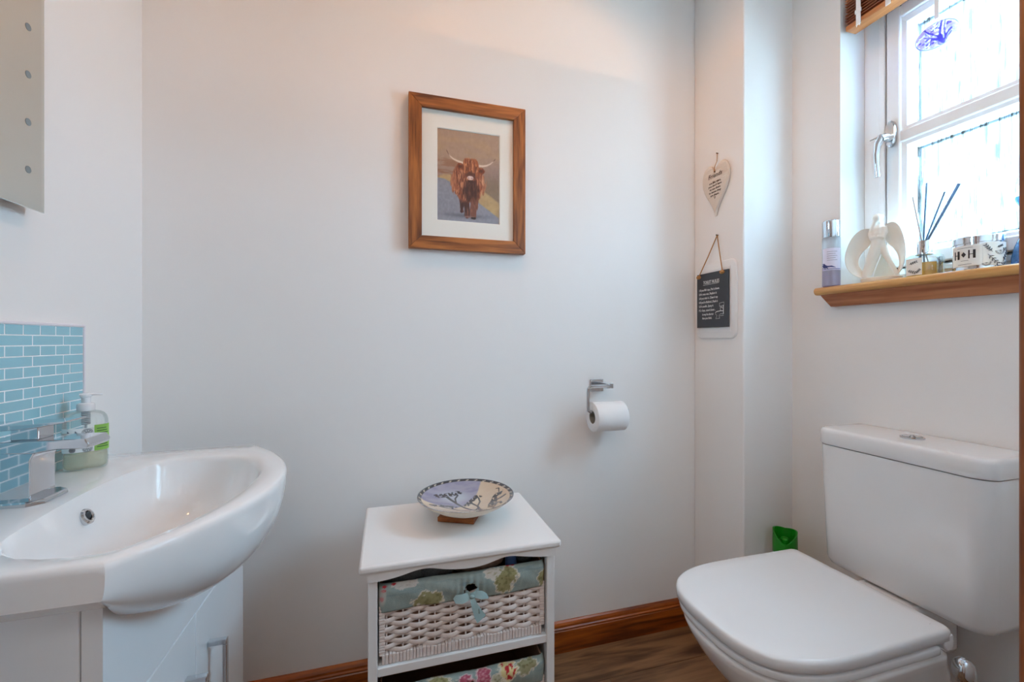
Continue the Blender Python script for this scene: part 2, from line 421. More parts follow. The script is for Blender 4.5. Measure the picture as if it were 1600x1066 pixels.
# doorway lining and architraves
d1 = struct(bpy.data.objects.new('door_1', None)); COL.objects.link(d1)
MB().box(DX1, DX1 + 0.02, YF0 - 0.03, YF + 0.0, 0, DZ).build('jamb', 'jamb_wood', d1, bevel=0.002)
MB().box(DX0 - 0.02, DX0, YF0 - 0.03, YF, 0, DZ).build('jamb', 'jamb_wood', d1, bevel=0.002)
MB().box(DX0 - 0.02, DX1 + 0.02, YF0 - 0.03, YF, DZ, DZ + 0.02).build('head_lining', 'jamb_wood', d1, bevel=0.002)
MB().box(DX1 + 0.045, DX1 + 0.105, YF, YF + 0.012, 0, DZ + 0.07).build('architrave', 'jamb_wood', d1, bevel=0.003)
MB().box(DX0 - 0.105, DX0 - 0.045, YF, YF + 0.012, 0, DZ + 0.07).build('architrave', 'jamb_wood', d1, bevel=0.003)
# a boxed-in pipe ledge low behind the toilet
struct(MB().box(XB + 0.02, XR - 0.017, 0.93, YX - 0.002, 0, 0.17).build('trim_1', 'wall_paint', bevel=0.003))

# ------------------------------------------------------------------ window
wn = bpy.data.objects.new('window_1', None); COL.objects.link(wn); wn.location = (1.34, 0.61, WZ0); struct(wn)
FZ0, FZ1 = 1.155, 1.985                                        # fixed frame
SY0, SY1, SZ0, SZ1 = 0.362, 0.853, 1.200, 1.908                # sash
def rect_frame(mb, x0, x1, ya, yb, za, zb, w):
    mb.box(x0, x1, ya, ya + w, za, zb); mb.box(x0, x1, yb - w, yb, za, zb)
    mb.box(x0, x1, ya + w, yb - w, za, za + w); mb.box(x0, x1, ya + w, yb - w, zb - w, zb)
    return mb
f = MB()
f.box(1.34, 1.40, SY1 + 0.003, WY1, FZ0, FZ1); f.box(1.34, 1.40, WY0, SY0 - 0.003, FZ0, FZ1)
f.box(1.34, 1.40, SY0 - 0.003, SY1 + 0.003, SZ1 + 0.003, FZ1); f.box(1.34, 1.40, SY0 - 0.003, SY1 + 0.003, FZ0, SZ0 - 0.003)
# raised bead on the jamb and the bottom rail
f.box(1.335, 1.341, SY1 + 0.006, SY1 + 0.022, FZ0 + 0.02, FZ1 - 0.02)
f.box(1.335, 1.341, SY0, SY1 + 0.022, SZ0 - 0.022, SZ0 - 0.006)
f.build('window_frame', 'upvc', wn, bevel=0.003)
rect_frame(MB(), 1.338, 1.345, SY0 - 0.004, SY1 + 0.004, SZ0 - 0.004, SZ1 + 0.004, 0.006).build('gasket', 'rubber', wn, smooth=False)
GY0, GY1, GZ0, GZ1 = 0.415, 0.800, 1.251, 1.850                # visible glass
TZ0, TZ1 = 1.520, 1.586                                        # transom
s_ = MB(); rect_frame(s_, 1.330, 1.39, SY0, SY1, SZ0, SZ1, 0.034)
s_.box(1.332, 1.39, SY0 + 0.03, SY1 - 0.03, TZ0 + 0.017, TZ1 - 0.017)
s_.build('sash', 'upvc', wn, bevel=0.004)
def bead(mb, ya, yb, za, zb):                                  # sloping glazing bead round one pane
    o_, w_ = 1.334, 0.022
    out = [(o_, ya - w_, za - w_), (o_, yb + w_, za - w_), (o_, yb + w_, zb + w_), (o_, ya - w_, zb + w_)]
    mid = [(o_ + 0.004, ya - 0.008, za - 0.008), (o_ + 0.004, yb + 0.008, za - 0.008), (o_ + 0.004, yb + 0.008, zb + 0.008), (o_ + 0.004, ya - 0.008, zb + 0.008)]
    inn = [(1.362, ya, za), (1.362, yb, za), (1.362, yb, zb), (1.362, ya, zb)]
    bk = [(1.372, ya, za), (1.372, yb, za), (1.372, yb, zb), (1.372, ya, zb)]
    bo = [(1.372, ya - w_, za - w_), (1.372, yb + w_, za - w_), (1.372, yb + w_, zb + w_), (1.372, ya - w_, zb + w_)]
    mb.loft([out, mid, inn, bk, bo, out], False, False)
for za, zb in ((GZ0, TZ0), (TZ1, GZ1)):
    b_ = MB(); bead(b_, GY0, GY1, za, zb); b_.build('glazing_bead', 'upvc', wn, smooth=False)
    p_ = MB().box(1.366, 1.372, GY0 + 0.0, GY1, za, zb).build('pane', 'rain_glass', wn, smooth=False)
    rect_frame(MB(), 1.3722, 1.3765, GY0 - 0.004, GY1 + 0.004, za - 0.004, zb + 0.004, 0.009).build('edge_reflection', 'reed', p_, smooth=False)  # blue strip puts the reflection along the pane edge into colour
# espagnolette handle on the sash stile
HY, HZ = 0.838, 1.555
h = MB()
h.loft([[(1.330 - dx, HY + sc * 0.0125 * math.cos(2 * PI * k / 20), HZ + 0.012 + sc * 0.036 * math.copysign(abs(math.sin(2 * PI * k / 20)) ** 0.7, math.sin(2 * PI * k / 20))) for k in range(20)] for dx, sc in ((0, 1), (0.008, 1), (0.011, 0.85))])
hp = h.build('handle_plate', 'chrome', wn)
MB().lathe([(0.010, 0), (0.010, 0.02), (0.008, 0.024)], (0, 0, 0), 16).v
h = MB(); h.tube([(1.320, HY, HZ), (1.300, HY, HZ), (1.292, HY + 0.003, HZ - 0.004)], [0.011, 0.0105, 0.010], 14)
h.tube([(1.296, HY + 0.002, HZ + 0.004), (1.288, HY + 0.008, HZ - 0.018), (1.286, HY + 0.011, HZ - 0.045), (1.290, HY + 0.012, HZ - 0.08), (1.294, HY + 0.012, HZ - 0.105)], [0.010, 0.0085, 0.0065, 0.006, 0.007], 14, flat=0.8)
h.build('window_handle', 'chrome', wn)
MB().tube([(1.296, HY + 0.008, HZ + 0.004), (1.290, HY + 0.030, HZ + 0.002)], [0.004, 0.0015], 8, flat=0.5).build('key', 'brushed_chrome', wn)
MB().box(1.322, 1.331, 0.70, 0.742, SZ1 - 0.024, SZ1 - 0.006).build('vent_catch', 'upvc', wn, bevel=0.002)

# oak sill with moulded apron
sl = thing('window_sill', 'golden oak window sill board with dark moulded apron under the window', 'window sill', (1.26, 0.6, 1.10))
nose = [(1.345, 1.133)] + [(1.2085 - 0.0115 * math.cos(a), 1.144 - 0.011 * math.sin(a)) for a in np.linspace(PI / 2, 0, 6)] + [(1.2085 - 0.0115 * math.cos(a), 1.144 + 0.011 * math.sin(a)) for a in np.linspace(0.3, PI / 2, 5)] + [(1.345, 1.155)]
m_ = MB().prism([p for p in nose if True], 0.262, WY1 - 0.0005, lambda u, v, t: (u, t, v))
nose2 = [(min(u, XR - 0.0005), v) for u, v in nose]
m_.prism(nose2, WY1 - 0.0005, 0.957, lambda u, v, t: (u, t, v))
m_.build('sill_board', 'sill_oak', sl, angle=40)
ap = [(XR - 0.0005, 1.1325), (1.209, 1.1325), (1.214, 1.122), (1.222, 1.108), (1.228, 1.099), (XR - 0.0005, 1.099)]
def ap_loop(t, end):
    return [(u, t - ((0.016 * (1.1325 - v) / 0.0335) if end else 0), v) for u, v in ap]
MB().loft([[(u, 0.27, v) for u, v in ap], ap_loop(0.946, True)]).build('apron_moulding', 'sill_oak_dark', sl, angle=20)

# ------------------------------------------------------------------ framed picture
FX0, FX1, FZa, FZb, FY = 0.0592, 0.4125, 1.2700, 1.7195, 1.2665
pf = thing('framed_picture', 'wooden framed photograph of a shaggy brown highland cow on a road', 'picture', ((FX0 + FX1) / 2, YB, FZa))
bw = 0.0375
def rail(p):                                                   # p: outer a, outer b, inner b, inner a in (x,z)
    lo = [[(x, YB - 0.002, z) for x, z in p], [(x, FY + 0.002, z) for x, z in p]]
    q = [p[0], p[1], p[2], p[3]]
    lo.append([(x, FY, z) for x, z in q])
    return MB().loft(lo)
O = [(FX0, FZa), (FX1, FZa), (FX1, FZb), (FX0, FZb)]
I = [(FX0 + bw, FZa + bw), (FX1 - bw, FZa + bw), (FX1 - bw, FZb - bw), (FX0 + bw, FZb - bw)]
for k in range(4):
    k2 = (k + 1) % 4
    rail([O[k], O[k2], I[k2], I[k]]).build('frame_rail', 'frame_wood_h' if k % 2 == 0 else 'frame_wood_v', pf, bevel=0.0015)
PX0, PX1, PZ0, PZ1 = 0.1425, 0.3305, 1.3590, 1.6300
mc = MB()                                                      # mount with bevelled opening
a4 = lambda x0, x1, z0, z1, y: [(x0, y, z0), (x1, y, z0), (x1, y, z1), (x0, y, z1)]
mc.loft([a4(FX0 + 0.03, FX1 - 0.03, FZa + 0.03, FZb - 0.03, 1.2765), a4(PX0 - 0.0022, PX1 + 0.0022, PZ0 - 0.0022, PZ1 + 0.0022, 1.2765), a4(PX0, PX1, PZ0, PZ1, 1.2785)], False, False)
mc.build('mount', 'mount_card', pf, smooth=False)
MB().box(FX0 + 0.03, FX1 - 0.03, 1.280, 1.287, FZa + 0.03, FZb - 0.03).build('backing_board', 'card_tube', pf, smooth=False)
def cow(U, V):
    u = U; v = 1 - V; n = fbm(u * 9, v * 14, 3); n2 = fbm(u * 40, v * 40, 8); A = 1.0
    C = np.zeros(u.shape + (3,))
    C[:] = (168, 138, 116)
    over(C, (174, 142, 112), sstep(.45, .75, fbm(u * 3, v * 9, 1)) * (v < .35)); over(C, (140, 112, 104), sstep(.3, .5, v) * .5)
    over(C, (150, 122, 112), sstep(.6, 1, u) * sstep(.15, .5, v) * .8)
    over(C, (140, 92, 64), (u < .45) * sstep(.28, .36, v) * sstep(.35, .6, fbm(u * 4, v * 30, 5)) * .7)
    over(C, (118, 98, 70), sstep(.4, .6, v) * sstep(.55, .8, u) * .6)
    # verge and road
    edge = np.interp(u, [0, .12, .35, .64, .985, 1.0], [.535, .545, .62, .765, .925, .93])
    gr = np.interp(u, [0, .1, .2, .6, .75, 1.0], [.53, .495, .49, .58, .645, .76])
    over(C, (184, 152, 104), sstep(-.02, .02, v - gr) * (.65 + .5 * n)); over(C, (128, 104, 86), sstep(.6, .8, fbm(u * 16, v * 16, 6)) * (v > gr + .05) * (u > .6) * .8)
    road = sstep(-.008, .008, v - edge); over(C, (134, 132, 140), road); over(C, (152, 150, 158), road * n2 * .5)
    over(C, (92, 88, 96), np.exp(-((u - .45) / .32) ** 2 - ((v - .93) / .022) ** 2) * .75)
    st = fbm(u * 62, v * 15, 21); st2 = fbm(u * 95 + 4 * n, v * 22, 25)       # hair strands
    # legs
    for pts, r0, r1, col in (([(.385, .70), (.383, .8), (.385, .885)], .045, .028, (62, 30, 25)), ([(.46, .70), (.47, .85), (.475, .935)], .06, .036, (70, 36, 30)), ([(.585, .66), (.58, .82), (.57, .93)], .085, .05, (120, 72, 54))):
        rr = np.interp(v, [pts[0][1], pts[-1][1]], [r0, r1]); d = pdist(u, v * 1.4, [(p, q * 1.4) for p, q in pts]) + (st - .5) * .035
        m_ = 1 - sstep(rr * .85, rr, d); over(C, col, m_); over(C, (168, 104, 78), m_ * sstep(.52, .7, st2) * .55)
    over(C, (150, 112, 104), (1 - sstep(.008, .02, pdist(u, v * 1.4, [(.45, .938 * 1.4), (.58, .942 * 1.4)]))) * .7)
    over(C, (40, 24, 22), 1 - sstep(.010, .02, pdist(u, v * 1.4, [(.55, .95 * 1.4), (.6, .95 * 1.4)])))
    # body: shaggy outline, long strands, dark chest
    bd = np.hypot((u - .49) / .285, (v - .565) / .215) + (st - .5) * .30
    body = 1 - sstep(.93, 1.0, bd)
    over(C, (150, 82, 50), body); over(C, (206, 136, 94), body * sstep(.50, .66, st) * .8); over(C, (88, 42, 28), body * sstep(.48, .34, st2) * .75)
    over(C, (228, 172, 134), body * sstep(.68, .78, u + (st - .5) * .1) * .55); over(C, (212, 142, 100), body * sstep(.3, .2, u + (st - .5) * .1) * .5)
    ch = 1 - sstep(.55, 1, np.hypot((u - .53) / .16, (v - .645) / .17) + (st - .5) * .5)
    over(C, (60, 28, 22), ch * .9); over(C, (134, 72, 50), ch * sstep(.55, .72, st2) * .7)
    # horns
    ho = np.minimum(pdist(u, v * 1.4, [(.147, .229 * 1.4), (.17, .262 * 1.4), (.205, .293 * 1.4), (.25, .316 * 1.4), (.30, .330 * 1.4), (.42, .352 * 1.4)]) - np.interp(u, [.147, .25, .42], [.003, .014, .020]),
                    pdist(u, v * 1.4, [(.66, .362 * 1.4), (.72, .362 * 1.4), (.79, .350 * 1.4), (.85, .328 * 1.4), (.90, .296 * 1.4), (.935, .265 * 1.4)]) - np.interp(u, [.66, .82, .935], [.020, .014, .003]))
    hm = 1 - sstep(-.002, .004, ho); over(C, (196, 168, 146), hm); over(C, (232, 210, 190), hm * sstep(-.004, -.012, ho) * .7); over(C, (96, 68, 56), hm * np.clip(sstep(.21, .15, u) + sstep(.88, .93, u), 0, 1))
    # ears hang out sideways, tufted
    for ex, ey, sg in ((.365, .392, -1), (.70, .418, 1)):
        e = np.hypot((u - ex) / .072, (v - ey - sg * 0 - .25 * abs(0)) / .040) + (st2 - .5) * .55; em = 1 - sstep(.82, 1.0, e)
        over(C, (122, 58, 30), em); over(C, (190, 112, 66), em * sstep(.5, .66, st) * .7); over(C, (66, 30, 22), (1 - sstep(.25, .6, e)) * .6)
    # head: long fringe over the eyes
    hw = np.interp(v, [.28, .36, .44, .5, .54], [.09, .135, .125, .085, .05]); hd = np.abs(u - .53) / hw + (st2 - .5) * .35
    head = (1 - sstep(.9, 1.02, hd)) * sstep(.285, .305, v + (st - .5) * .03) * (1 - sstep(.525, .545, v))
    over(C, (160, 88, 50), head); over(C, (222, 148, 96), head * sstep(.52, .66, st2) * .85); over(C, (104, 52, 32), head * sstep(.47, .36, st) * .8)
    face = (1 - sstep(.7, 1.1, np.hypot((u - .53) / .085, (v - .485) / .05) + (st - .5) * .4)); over(C, (84, 42, 32), face * .85)
    mz = np.hypot((u - .525) / .060, (v - .507) / .026) + (n2 - .5) * .25; over(C, (214, 180, 168), 1 - sstep(.75, 1.05, mz)); over(C, (236, 214, 204), (1 - sstep(.2, .6, np.hypot((u - .515) / .05, (v - .497) / .014))) * .7)
    over(C, (104, 66, 62), (1 - sstep(.004, .012, np.minimum(np.hypot(u - .497, (v - .509) * 1.4), np.hypot(u - .552, (v - .512) * 1.4)))) * .85)
    over(C, (62, 32, 26), (1 - sstep(.5, 1, np.hypot((u - .53) / .055, (v - .545) / .016))) * .8)
    C[:] = C + (n2 - .5)[..., None] * 16
    return np.clip(C, 0, 255)
grid('photo_print', 'photo_print', pf, 200, 286, lambda U, V: (PX0 - 0.001 + U * (PX1 - PX0 + 0.002), 0 * U + 1.279, PZ0 - 0.001 + V * (PZ1 - PZ0 + 0.002)), cow, smooth=False)
MB().box(FX0 + 0.034, FX1 - 0.034, 1.2725, 1.2745, FZa + 0.034, FZb - 0.034).build('picture_glass', 'picture_glass', pf, smooth=False)

# ------------------------------------------------------------------ mirror on the left wall
mr = thing('wall_mirror', 'large wall mirror with grey dots down its edge above the basin', 'mirror', (XL, 0.63, 1.2175))
MY0, MY1, MZ0, MZ1 = 0.335, 0.925, 1.2175, 1.90
yz = lambda x, i: [(x, MY0 + i, MZ0 + i), (x, MY1 - i, MZ0 + i), (x, MY1 - i, MZ1 - i), (x, MY0 + i, MZ1 - i)]
MB().box(XL, XL + 0.024, MY0 + 0.05, MY1 - 0.05, MZ0 + 0.022, MZ1 - 0.05).build('mirror_box', 'satin_white', mr, bevel=0.002)
MB().loft([yz(XL + 0.024, 0), yz(XL + 0.0275, 0), yz(XL + 0.030, 0.010)]).build('mirror_glass', 'mirror_glass', mr, smooth=False)
for k in range(8):
    for yy in (0.887, 0.373):
        MB().prism([(0.0058 * math.cos(a), 0.0058 * math.sin(a)) for a in np.linspace(0, 2 * PI, 21)[:-1]], XL + 0.030, XL + 0.0304, lambda u, v, t: (t, yy + u, 1.2782 + 0.0771 * k + v)).build('mirror_dot', 'mirror_dot', mr)

# ------------------------------------------------------------------ tile splashback
ts = thing('tile_splashback', 'blue glass brick tile splashback with white edge trim behind the tap', 'splashback', (XL, 0.85, 0.76))
TY0, TY1, TZb = 0.632, 1.0597, 1.0277
MB().box(XL, XL + 0.0064, TY0, TY1, 0.7605, TZb).build('grout', 'grout', ts, smooth=False)
tr = MB(); tr.box(XL, XL + 0.009, TY0 - 0.005, TY1 + 0.0045, TZb, TZb + 0.005); tr.box(XL, XL + 0.009, TY1, TY1 + 0.0045, 0.7605, TZb); tr.box(XL, XL + 0.009, TY0 - 0.005, TY0, 0.7605, TZb)
tr.build('edge_trim', 'trim_white', ts, bevel=0.001)
cache = {}
row = 0; zt = TZb - 0.0008
while zt > 0.768:
    zb = max(zt - 0.0161, 0.761)
    pitch = 0.0365 if row % 2 == 0 else 0.0730
    yr = TY1 if row % 2 == 0 else 1.0054 + 0.0009
    edges = []
    if row % 2: edges.append((1.0054 + 0.0018, TY1 - 0.0006))
    y_ = TY1 - 0.0006 if row % 2 == 0 else 1.0054
    while y_ > TY0 + 0.004:
        edges.append((max(y_ - pitch + 0.0021, TY0 + 0.0005), y_)); y_ -= pitch
    for ya, yb in edges:
        key = (round(yb - ya, 4), round(zt - zb, 4))
        if key not in cache:
            o = MB().box(XL + 0.005, XL + 0.0069, -(yb - ya) / 2 + 0.85, (yb - ya) / 2 + 0.85, 0.76 - (zt - zb) / 2, 0.76 + (zt - zb) / 2).build('tile', 'tile_blue', ts, bevel=0.0006, seg=1)
            cache[key] = o
        else:
            o = cache[key].copy(); COL.objects.link(o)
        o.location = (0, (ya + yb) / 2 - 0.85, (zt + zb) / 2 - 0.76)
    zt -= 0.0179; row += 1

# ------------------------------------------------------------------ vanity cabinet
CX, CY0, CY1, CZ = -0.314, 0.605, 1.106, 0.715
vc = thing('vanity_cabinet', 'glossy white vanity cabinet with two chrome handled doors under the basin', 'cabinet', (-0.45, 0.855, 0))
cb = MB(); cb.box(XL, CX - 0.0215, CY0, CY0 + 0.016, 0.0, 0.700); cb.box(XL, CX - 0.0215, CY1 - 0.016, CY1, 0.0, 0.700); cb.box(XL, XL + 0.012, CY0 + 0.016, CY1 - 0.016, 0.0, 0.66)
cb.box(XL + 0.012, CX - 0.0215, CY0 + 0.018, CY1 - 0.018, 0.06, 0.078)
cb.build('carcass', 'gloss_white', vc, bevel=0.0012)
MB().box(CX - 0.06, CX - 0.045, CY0 + 0.018, CY1 - 0.018, 0, 0.06).build('plinth', 'gloss_white', vc, smooth=False)
fy = np.linspace(CY0, CY1, 41); fz = [max(min(0.712, 0.7195 - 0.122 * (1 - (abs(y - 0.843) / 0.277) ** 2) + 0.004), 0.714 - max(0, min(y - CY0, CY1 - y)) * 2.2) for y in fy]
MB().prism([(CY0, 0.5375)] + list(zip(fy, fz)) + [(CY1, 0.5375)], CX - 0.020, CX, lambda u, v, t: (t, u, v)).build('fascia', 'gloss_white', vc, smooth=False)
for (a, b, hy) in ((CY0, 0.8542, 0.816), (0.8558, CY1, 0.907)):
    dr = MB().box(CX - 0.020, CX, a, b, 0.064, 0.5345).build('door', 'gloss_white', vc, bevel=0.0018)
    hd = MB(); hz1, hz0, hw = 0.4525, 0.285, 0.0055
    hd.box(CX, CX + 0.031, hy - hw, hy + hw, hz1 - 0.009, hz1); hd.box(CX, CX + 0.031, hy - hw, hy + hw, hz0, hz0 + 0.009)
    hd.box(CX + 0.024, CX + 0.031, hy - hw, hy + hw, hz0 + 0.009, hz1 - 0.009)
    hd.build('handle', 'chrome', dr, bevel=0.0012)

# ------------------------------------------------------------------ wash basin
BY0, BY1, BZ = 0.566, 1.120, 0.76
wb = thing('wash_basin', 'white ceramic semi-recessed wash basin with bowed front and overflow hole', 'basin', (-0.42, 0.843, 0.72))
BYm, BH = (BY0 + BY1) / 2, (BY1 - BY0) / 2
def xfront(y): w = abs(y - BYm) / BH; return -0.292 + 0.114 * (1 - w ** 2.0)
outer = [(XL + 0.001, BY0), ] + [(x, BY0) for x in np.linspace(XL + 0.05, -0.30, 8)]
n_side = len(outer)
ys = [BYm + BH * math.sin(t) for t in np.linspace(-PI / 2, PI / 2, 61)]
front = [(xfront(y), y) for y in ys]
outer = outer + front + [(x, BY1) for x in np.linspace(-0.30, XL + 0.05, 8)] + [(XL + 0.001, BY1)] + [(XL + 0.001, y) for y in np.linspace(BY1 - 0.03, BY0 + 0.03, 16)]
NO = len(outer)
kind = [0] * n_side + [1] * len(front) + [0] * (NO - n_side - len(front))
# inner bowl outline (smooth closed spline through measured rim points)
inn = [(-0.447, 0.664), (-0.402, 0.617), (-0.363, 0.600), (-0.316, 0.595), (-0.288, 0.614), (-0.250, 0.680), (-0.229, 0.755), (-0.222, 0.830), (-0.228, 0.905), (-0.262, 0.985), (-0.315, 1.028), (-0.385, 1.040), (-0.436, 1.020), (-0.462, 0.950), (-0.467, 0.845), (-0.461, 0.750)]
def catmull(P, m=12):
    out = []; n = len(P)
    for i in range(n):
        p0, p1, p2, p3 = [np.array(P[(i + k) % n], float) for k in (-1, 0, 1, 2)]
        for t in np.linspace(0, 1, m, endpoint=False):
            out.append(0.5 * (2 * p1 + (p2 - p0) * t + (2 * p0 - 5 * p1 + 4 * p2 - p3) * t * t + (3 * p1 - p0 - 3 * p2 + p3) * t ** 3))
    return np.array(out)
IC = catmull(inn); cx, cy = -0.355, 0.835
ang = np.unwrap(np.arctan2(IC[:, 1] - cy, IC[:, 0] - cx)); rad = np.hypot(IC[:, 0] - cx, IC[:, 1] - cy)
order = np.argsort(np.mod(ang, 2 * PI)); aa = np.mod(ang, 2 * PI)[order]; rr = rad[order]
aa = np.concatenate([aa[-3:] - 2 * PI, aa, aa[:3] + 2 * PI]); rr = np.concatenate([rr[-3:], rr, rr[:3]])
def rin(th): return float(np.interp(th % (2 * PI), aa, rr))
inner = []
for x, y in outer:
    th = math.atan2(y - cy, x - cx); q = rin(th); inner.append((cx + q * math.cos(th), cy + q * math.sin(th)))
loops = []
def blend(sc, z, tox=-0.36, toy=0.835): return [(tox + (x - tox) * sc, toy + (y - toy) * sc, z) for x, y in inner]
for sc, z in ((0.08, 0.634), (0.25, 0.6345), (0.45, 0.638), (0.62, 0.646), (0.74, 0.660), (0.83, 0.680), (0.90, 0.706), (0.95, 0.731), (0.98, 0.748), (0.995, 0.756)): loops.append(blend(sc, z))
loops.append([(x, y, BZ) for x, y in [(ix + (ox - ix) * 0.10, iy + (oy - iy) * 0.10) for (ix, iy), (ox, oy) in zip(inner, outer)]])
loops.append([(ix + (ox - ix) * 0.5, iy + (oy - iy) * 0.5, BZ + 0.0005) for (ix, iy), (ox, oy) in zip(inner, outer)])
def inset(d, z):
    res = []
    for (x, y), k in zip(outer, kind):
        yy = min(max(y, BY0 + d), BY1 - d); xx = min(x, xfront(min(max(y, BY0), BY1)) - d) if k else x
        res.append((xx, yy, z))
    return res
loops += [inset(0.007, BZ), inset(0.003, BZ - 0.0016), inset(0.0008, BZ - 0.0045), inset(0.0, BZ - 0.009)]
for th in np.linspace(0, PI / 2, 10)[0:]:
    lp = []
    for (x, y), k in zip(outer, kind):
        if k:
            w = abs(y - BYm) / BH; zb = 0.7195 - 0.122 * (1 - w ** 2.0); z0 = BZ - 0.014
            g_ = 1 - 0.85 * w ** 9
            lp.append((x - (x - CX + 0.004) * (1 - math.cos(th) ** 0.9) * g_, y, z0 - (z0 - zb) * math.sin(th)))
        else: lp.append((min(x, -0.292 - (-0.292 - CX + 0.004) * (1 - math.cos(th) ** 0.9) * 0.15), y, BZ - 0.014 - (BZ - 0.014 - 0.7195) * (th / (PI / 2))))
    loops.append(lp)
lb_ = loops[-1]
loops.append([(cx + (p[0] - cx) * 0.84 - 0.008, cy + (p[1] - cy) * 0.84, min(p[2], 0.690)) for p in lb_])
loops.append([(cx + (p[0] - cx) * 0.5 - 0.02, cy + (p[1] - cy) * 0.5, 0.612) for p in lb_])
bsn = MB().loft(loops).build('basin_body', 'ceramic', wb, angle=50)
# overflow ring on the back slope of the bowl, and the waste
def ring_at(c, nrm, R, r_, m, name, parent, depth=0.006):
    n_ = Vector(nrm).normalized(); u = n_.orthogonal().normalized(); v_ = n_.cross(u); c = Vector(c)
    mb = MB(); prof = [(R - r_, -depth), (R - r_, 0.001), (R - r_ * .6, 0.003), (R, 0.0025), (R + r_ * .5, 0.0), (R + r_ * .5, -depth)]
    mb.loft([[c + n_ * h + (u * math.cos(2 * PI * k / 24) + v_ * math.sin(2 * PI * k / 24)) * q for k in range(24)] for q, h in prof], False, False)
    return mb.build(name, m, parent)
OV = (-0.4565, 0.842, 0.722)
ov = ring_at(OV, (0.88, 0, 0.45), 0.011, 0.004, 'chrome', 'overflow_ring', wb)
MB().sphere((OV[0] + 0.0002, OV[1], OV[2]), 0.0075, 14, 8, (0.25, 1, 1)).build('overflow_hole', 'rubber', ov)
MB().lathe([(0.031, 0.0), (0.031, 0.004), (0.026, 0.006), (0.024, 0.003), (0.001, 0.004)], (-0.36, 0.835, 0.6335), 28).build('waste', 'chrome', wb)

# ------------------------------------------------------------------ basin mixer tap
tp = thing('mixer_tap', 'square chrome mixer tap with flat waterfall spout on the basin ledge', 'tap', (-0.525, 0.825, BZ))
MB().loft([[(x, y, z) for x, y in ((-0.568, 0.800 - e), (-0.540, 0.788 - e), (-0.500 + e, 0.788 - e), (-0.486 + e, 0.802), (-0.486 + e, 0.850), (-0.500 + e, 0.863 + e), (-0.540, 0.863 + e), (-0.568, 0.850 + e))] for z, e in ((BZ + 0.0005, 0), (BZ + 0.005, 0), (BZ + 0.007, -0.002))]).build('base_plate', 'chrome', tp, smooth=False)
MB().loft([[(a_, 0.800, z), (b_, 0.800, z), (b_, 0.850, z), (a_, 0.850, z)] for z, a_, b_ in ((BZ + 0.005, -0.556, -0.502), (BZ + 0.065, -0.556, -0.502), (BZ + 0.076, -0.558, -0.497), (BZ + 0.081, -0.560, -0.490))]).build('tap_body', 'chrome', tp, bevel=0.0015)
MB().prism([(-0.562, 0.838), (-0.500, 0.834), (-0.470, 0.8385), (-0.434, 0.8375), (-0.431, 0.844), (-0.436, 0.8525), (-0.500, 0.853), (-0.562, 0.853)], 0.7985, 0.8515, lambda u, v, t: (u, t, v)).build('spout', 'chrome', tp, bevel=0.002, angle=30)
MB().box(-0.5315, -0.4985, 0.810, 0.842, 0.8525, 0.872).build('lever_neck', 'chrome', tp, bevel=0.0015)
MB().prism([(-0.572, 0.867), (-0.500, 0.8715), (-0.462, 0.8775), (-0.4615, 0.8800), (-0.500, 0.8775), (-0.572, 0.8765)], 0.800, 0.850, lambda u, v, t: (u, t, v)).build('lever', 'chrome', tp, bevel=0.001, angle=30)

# ------------------------------------------------------------------ soap dispenser
SX, SY = -0.545, 1.000
sd = thing('soap_dispenser', 'clear pump bottle of pale hand soap with green and white label by the tap', 'soap bottle', (SX, SY, BZ))
SA = math.atan2(SY, SX) ; RX, RY = 0.031, 0.020                # broad side faces the doorway
vd = Vector((-SX, -SY, 0)).normalized(); vr = Vector((-vd.y, vd.x, 0))
def sup(th, n=3.0):
    c, s = math.cos(th), math.sin(th); return math.copysign(abs(c) ** (2 / n), c), math.copysign(abs(s) ** (2 / n), s)
def soap_ring(fx, fy, z, e=0.0, n=40):
    lp = []
    for k in range(n):
        a, b = sup(2 * PI * k / n, 2.8); p = Vector((SX, SY, 0)) + vr * (a * (RX * fx + e)) + vd * (b * (RY * fy + e)); lp.append((p.x, p.y, z))
    return lp
sh = [(0.9, 0.001), (0.97, 0.003), (1, 0.008), (1, 0.085), (0.985, 0.092), (0.93, 0.0985), (0.82, 0.1035), (0.64, 0.107), (0.42, 0.109), (0.36, 0.111)]
MB().loft([soap_ring(f_, f_ if f_ > 0.5 else max(f_, 0.55), BZ + z) for f_, z in sh]).build('bottle_body', 'clear_plastic', sd, angle=60)
MB().loft([soap_ring(0.95 * f_, 0.93 * f_, BZ + z) for f_, z in ((0.85, 0.003), (0.98, 0.006), (1, 0.010), (1, 0.031))]).build('soap_liquid', 'soap_liquid', sd, angle=60)
def soap_patch(name, m, a0, a1, z0, z1, e, parent=None, seg=14):
    mb = MB(); rows = []
    for e2 in (e, e + 0.0003):
        for zz in (z0, z1):
            lp = []
            for t in np.linspace(a0, a1, seg):
                a, b = sup(t, 2.8); p = Vector((SX, SY, 0)) + vr * (a * (RX + e2)) + vd * (b * (RY + e2)); lp.append((p.x, p.y, zz))
            rows.append(lp)
    mb.loft([rows[0], rows[1], rows[3], rows[2], rows[0]], False, False, closed=False)
    return mb.build(name, m, parent or sd)
lb = soap_patch('label', 'label_white', PI * 0.98, PI * 0.426, BZ + 0.035, BZ + 0.079, 0.0004)
lg = soap_patch('label_side', 'label_green', PI * 0.424, PI * 0.03, BZ + 0.035, BZ + 0.083, 0.0004); lg['label'] = 'green side panel of the label'
for k in range(9):
    soap_patch('print_line', 'print_green', PI * 0.39, PI * (0.14 + 0.03 * (k % 3)), BZ + 0.041 + k * 0.0043, BZ + 0.0424 + k * 0.0043, 0.0009, lg, 6)
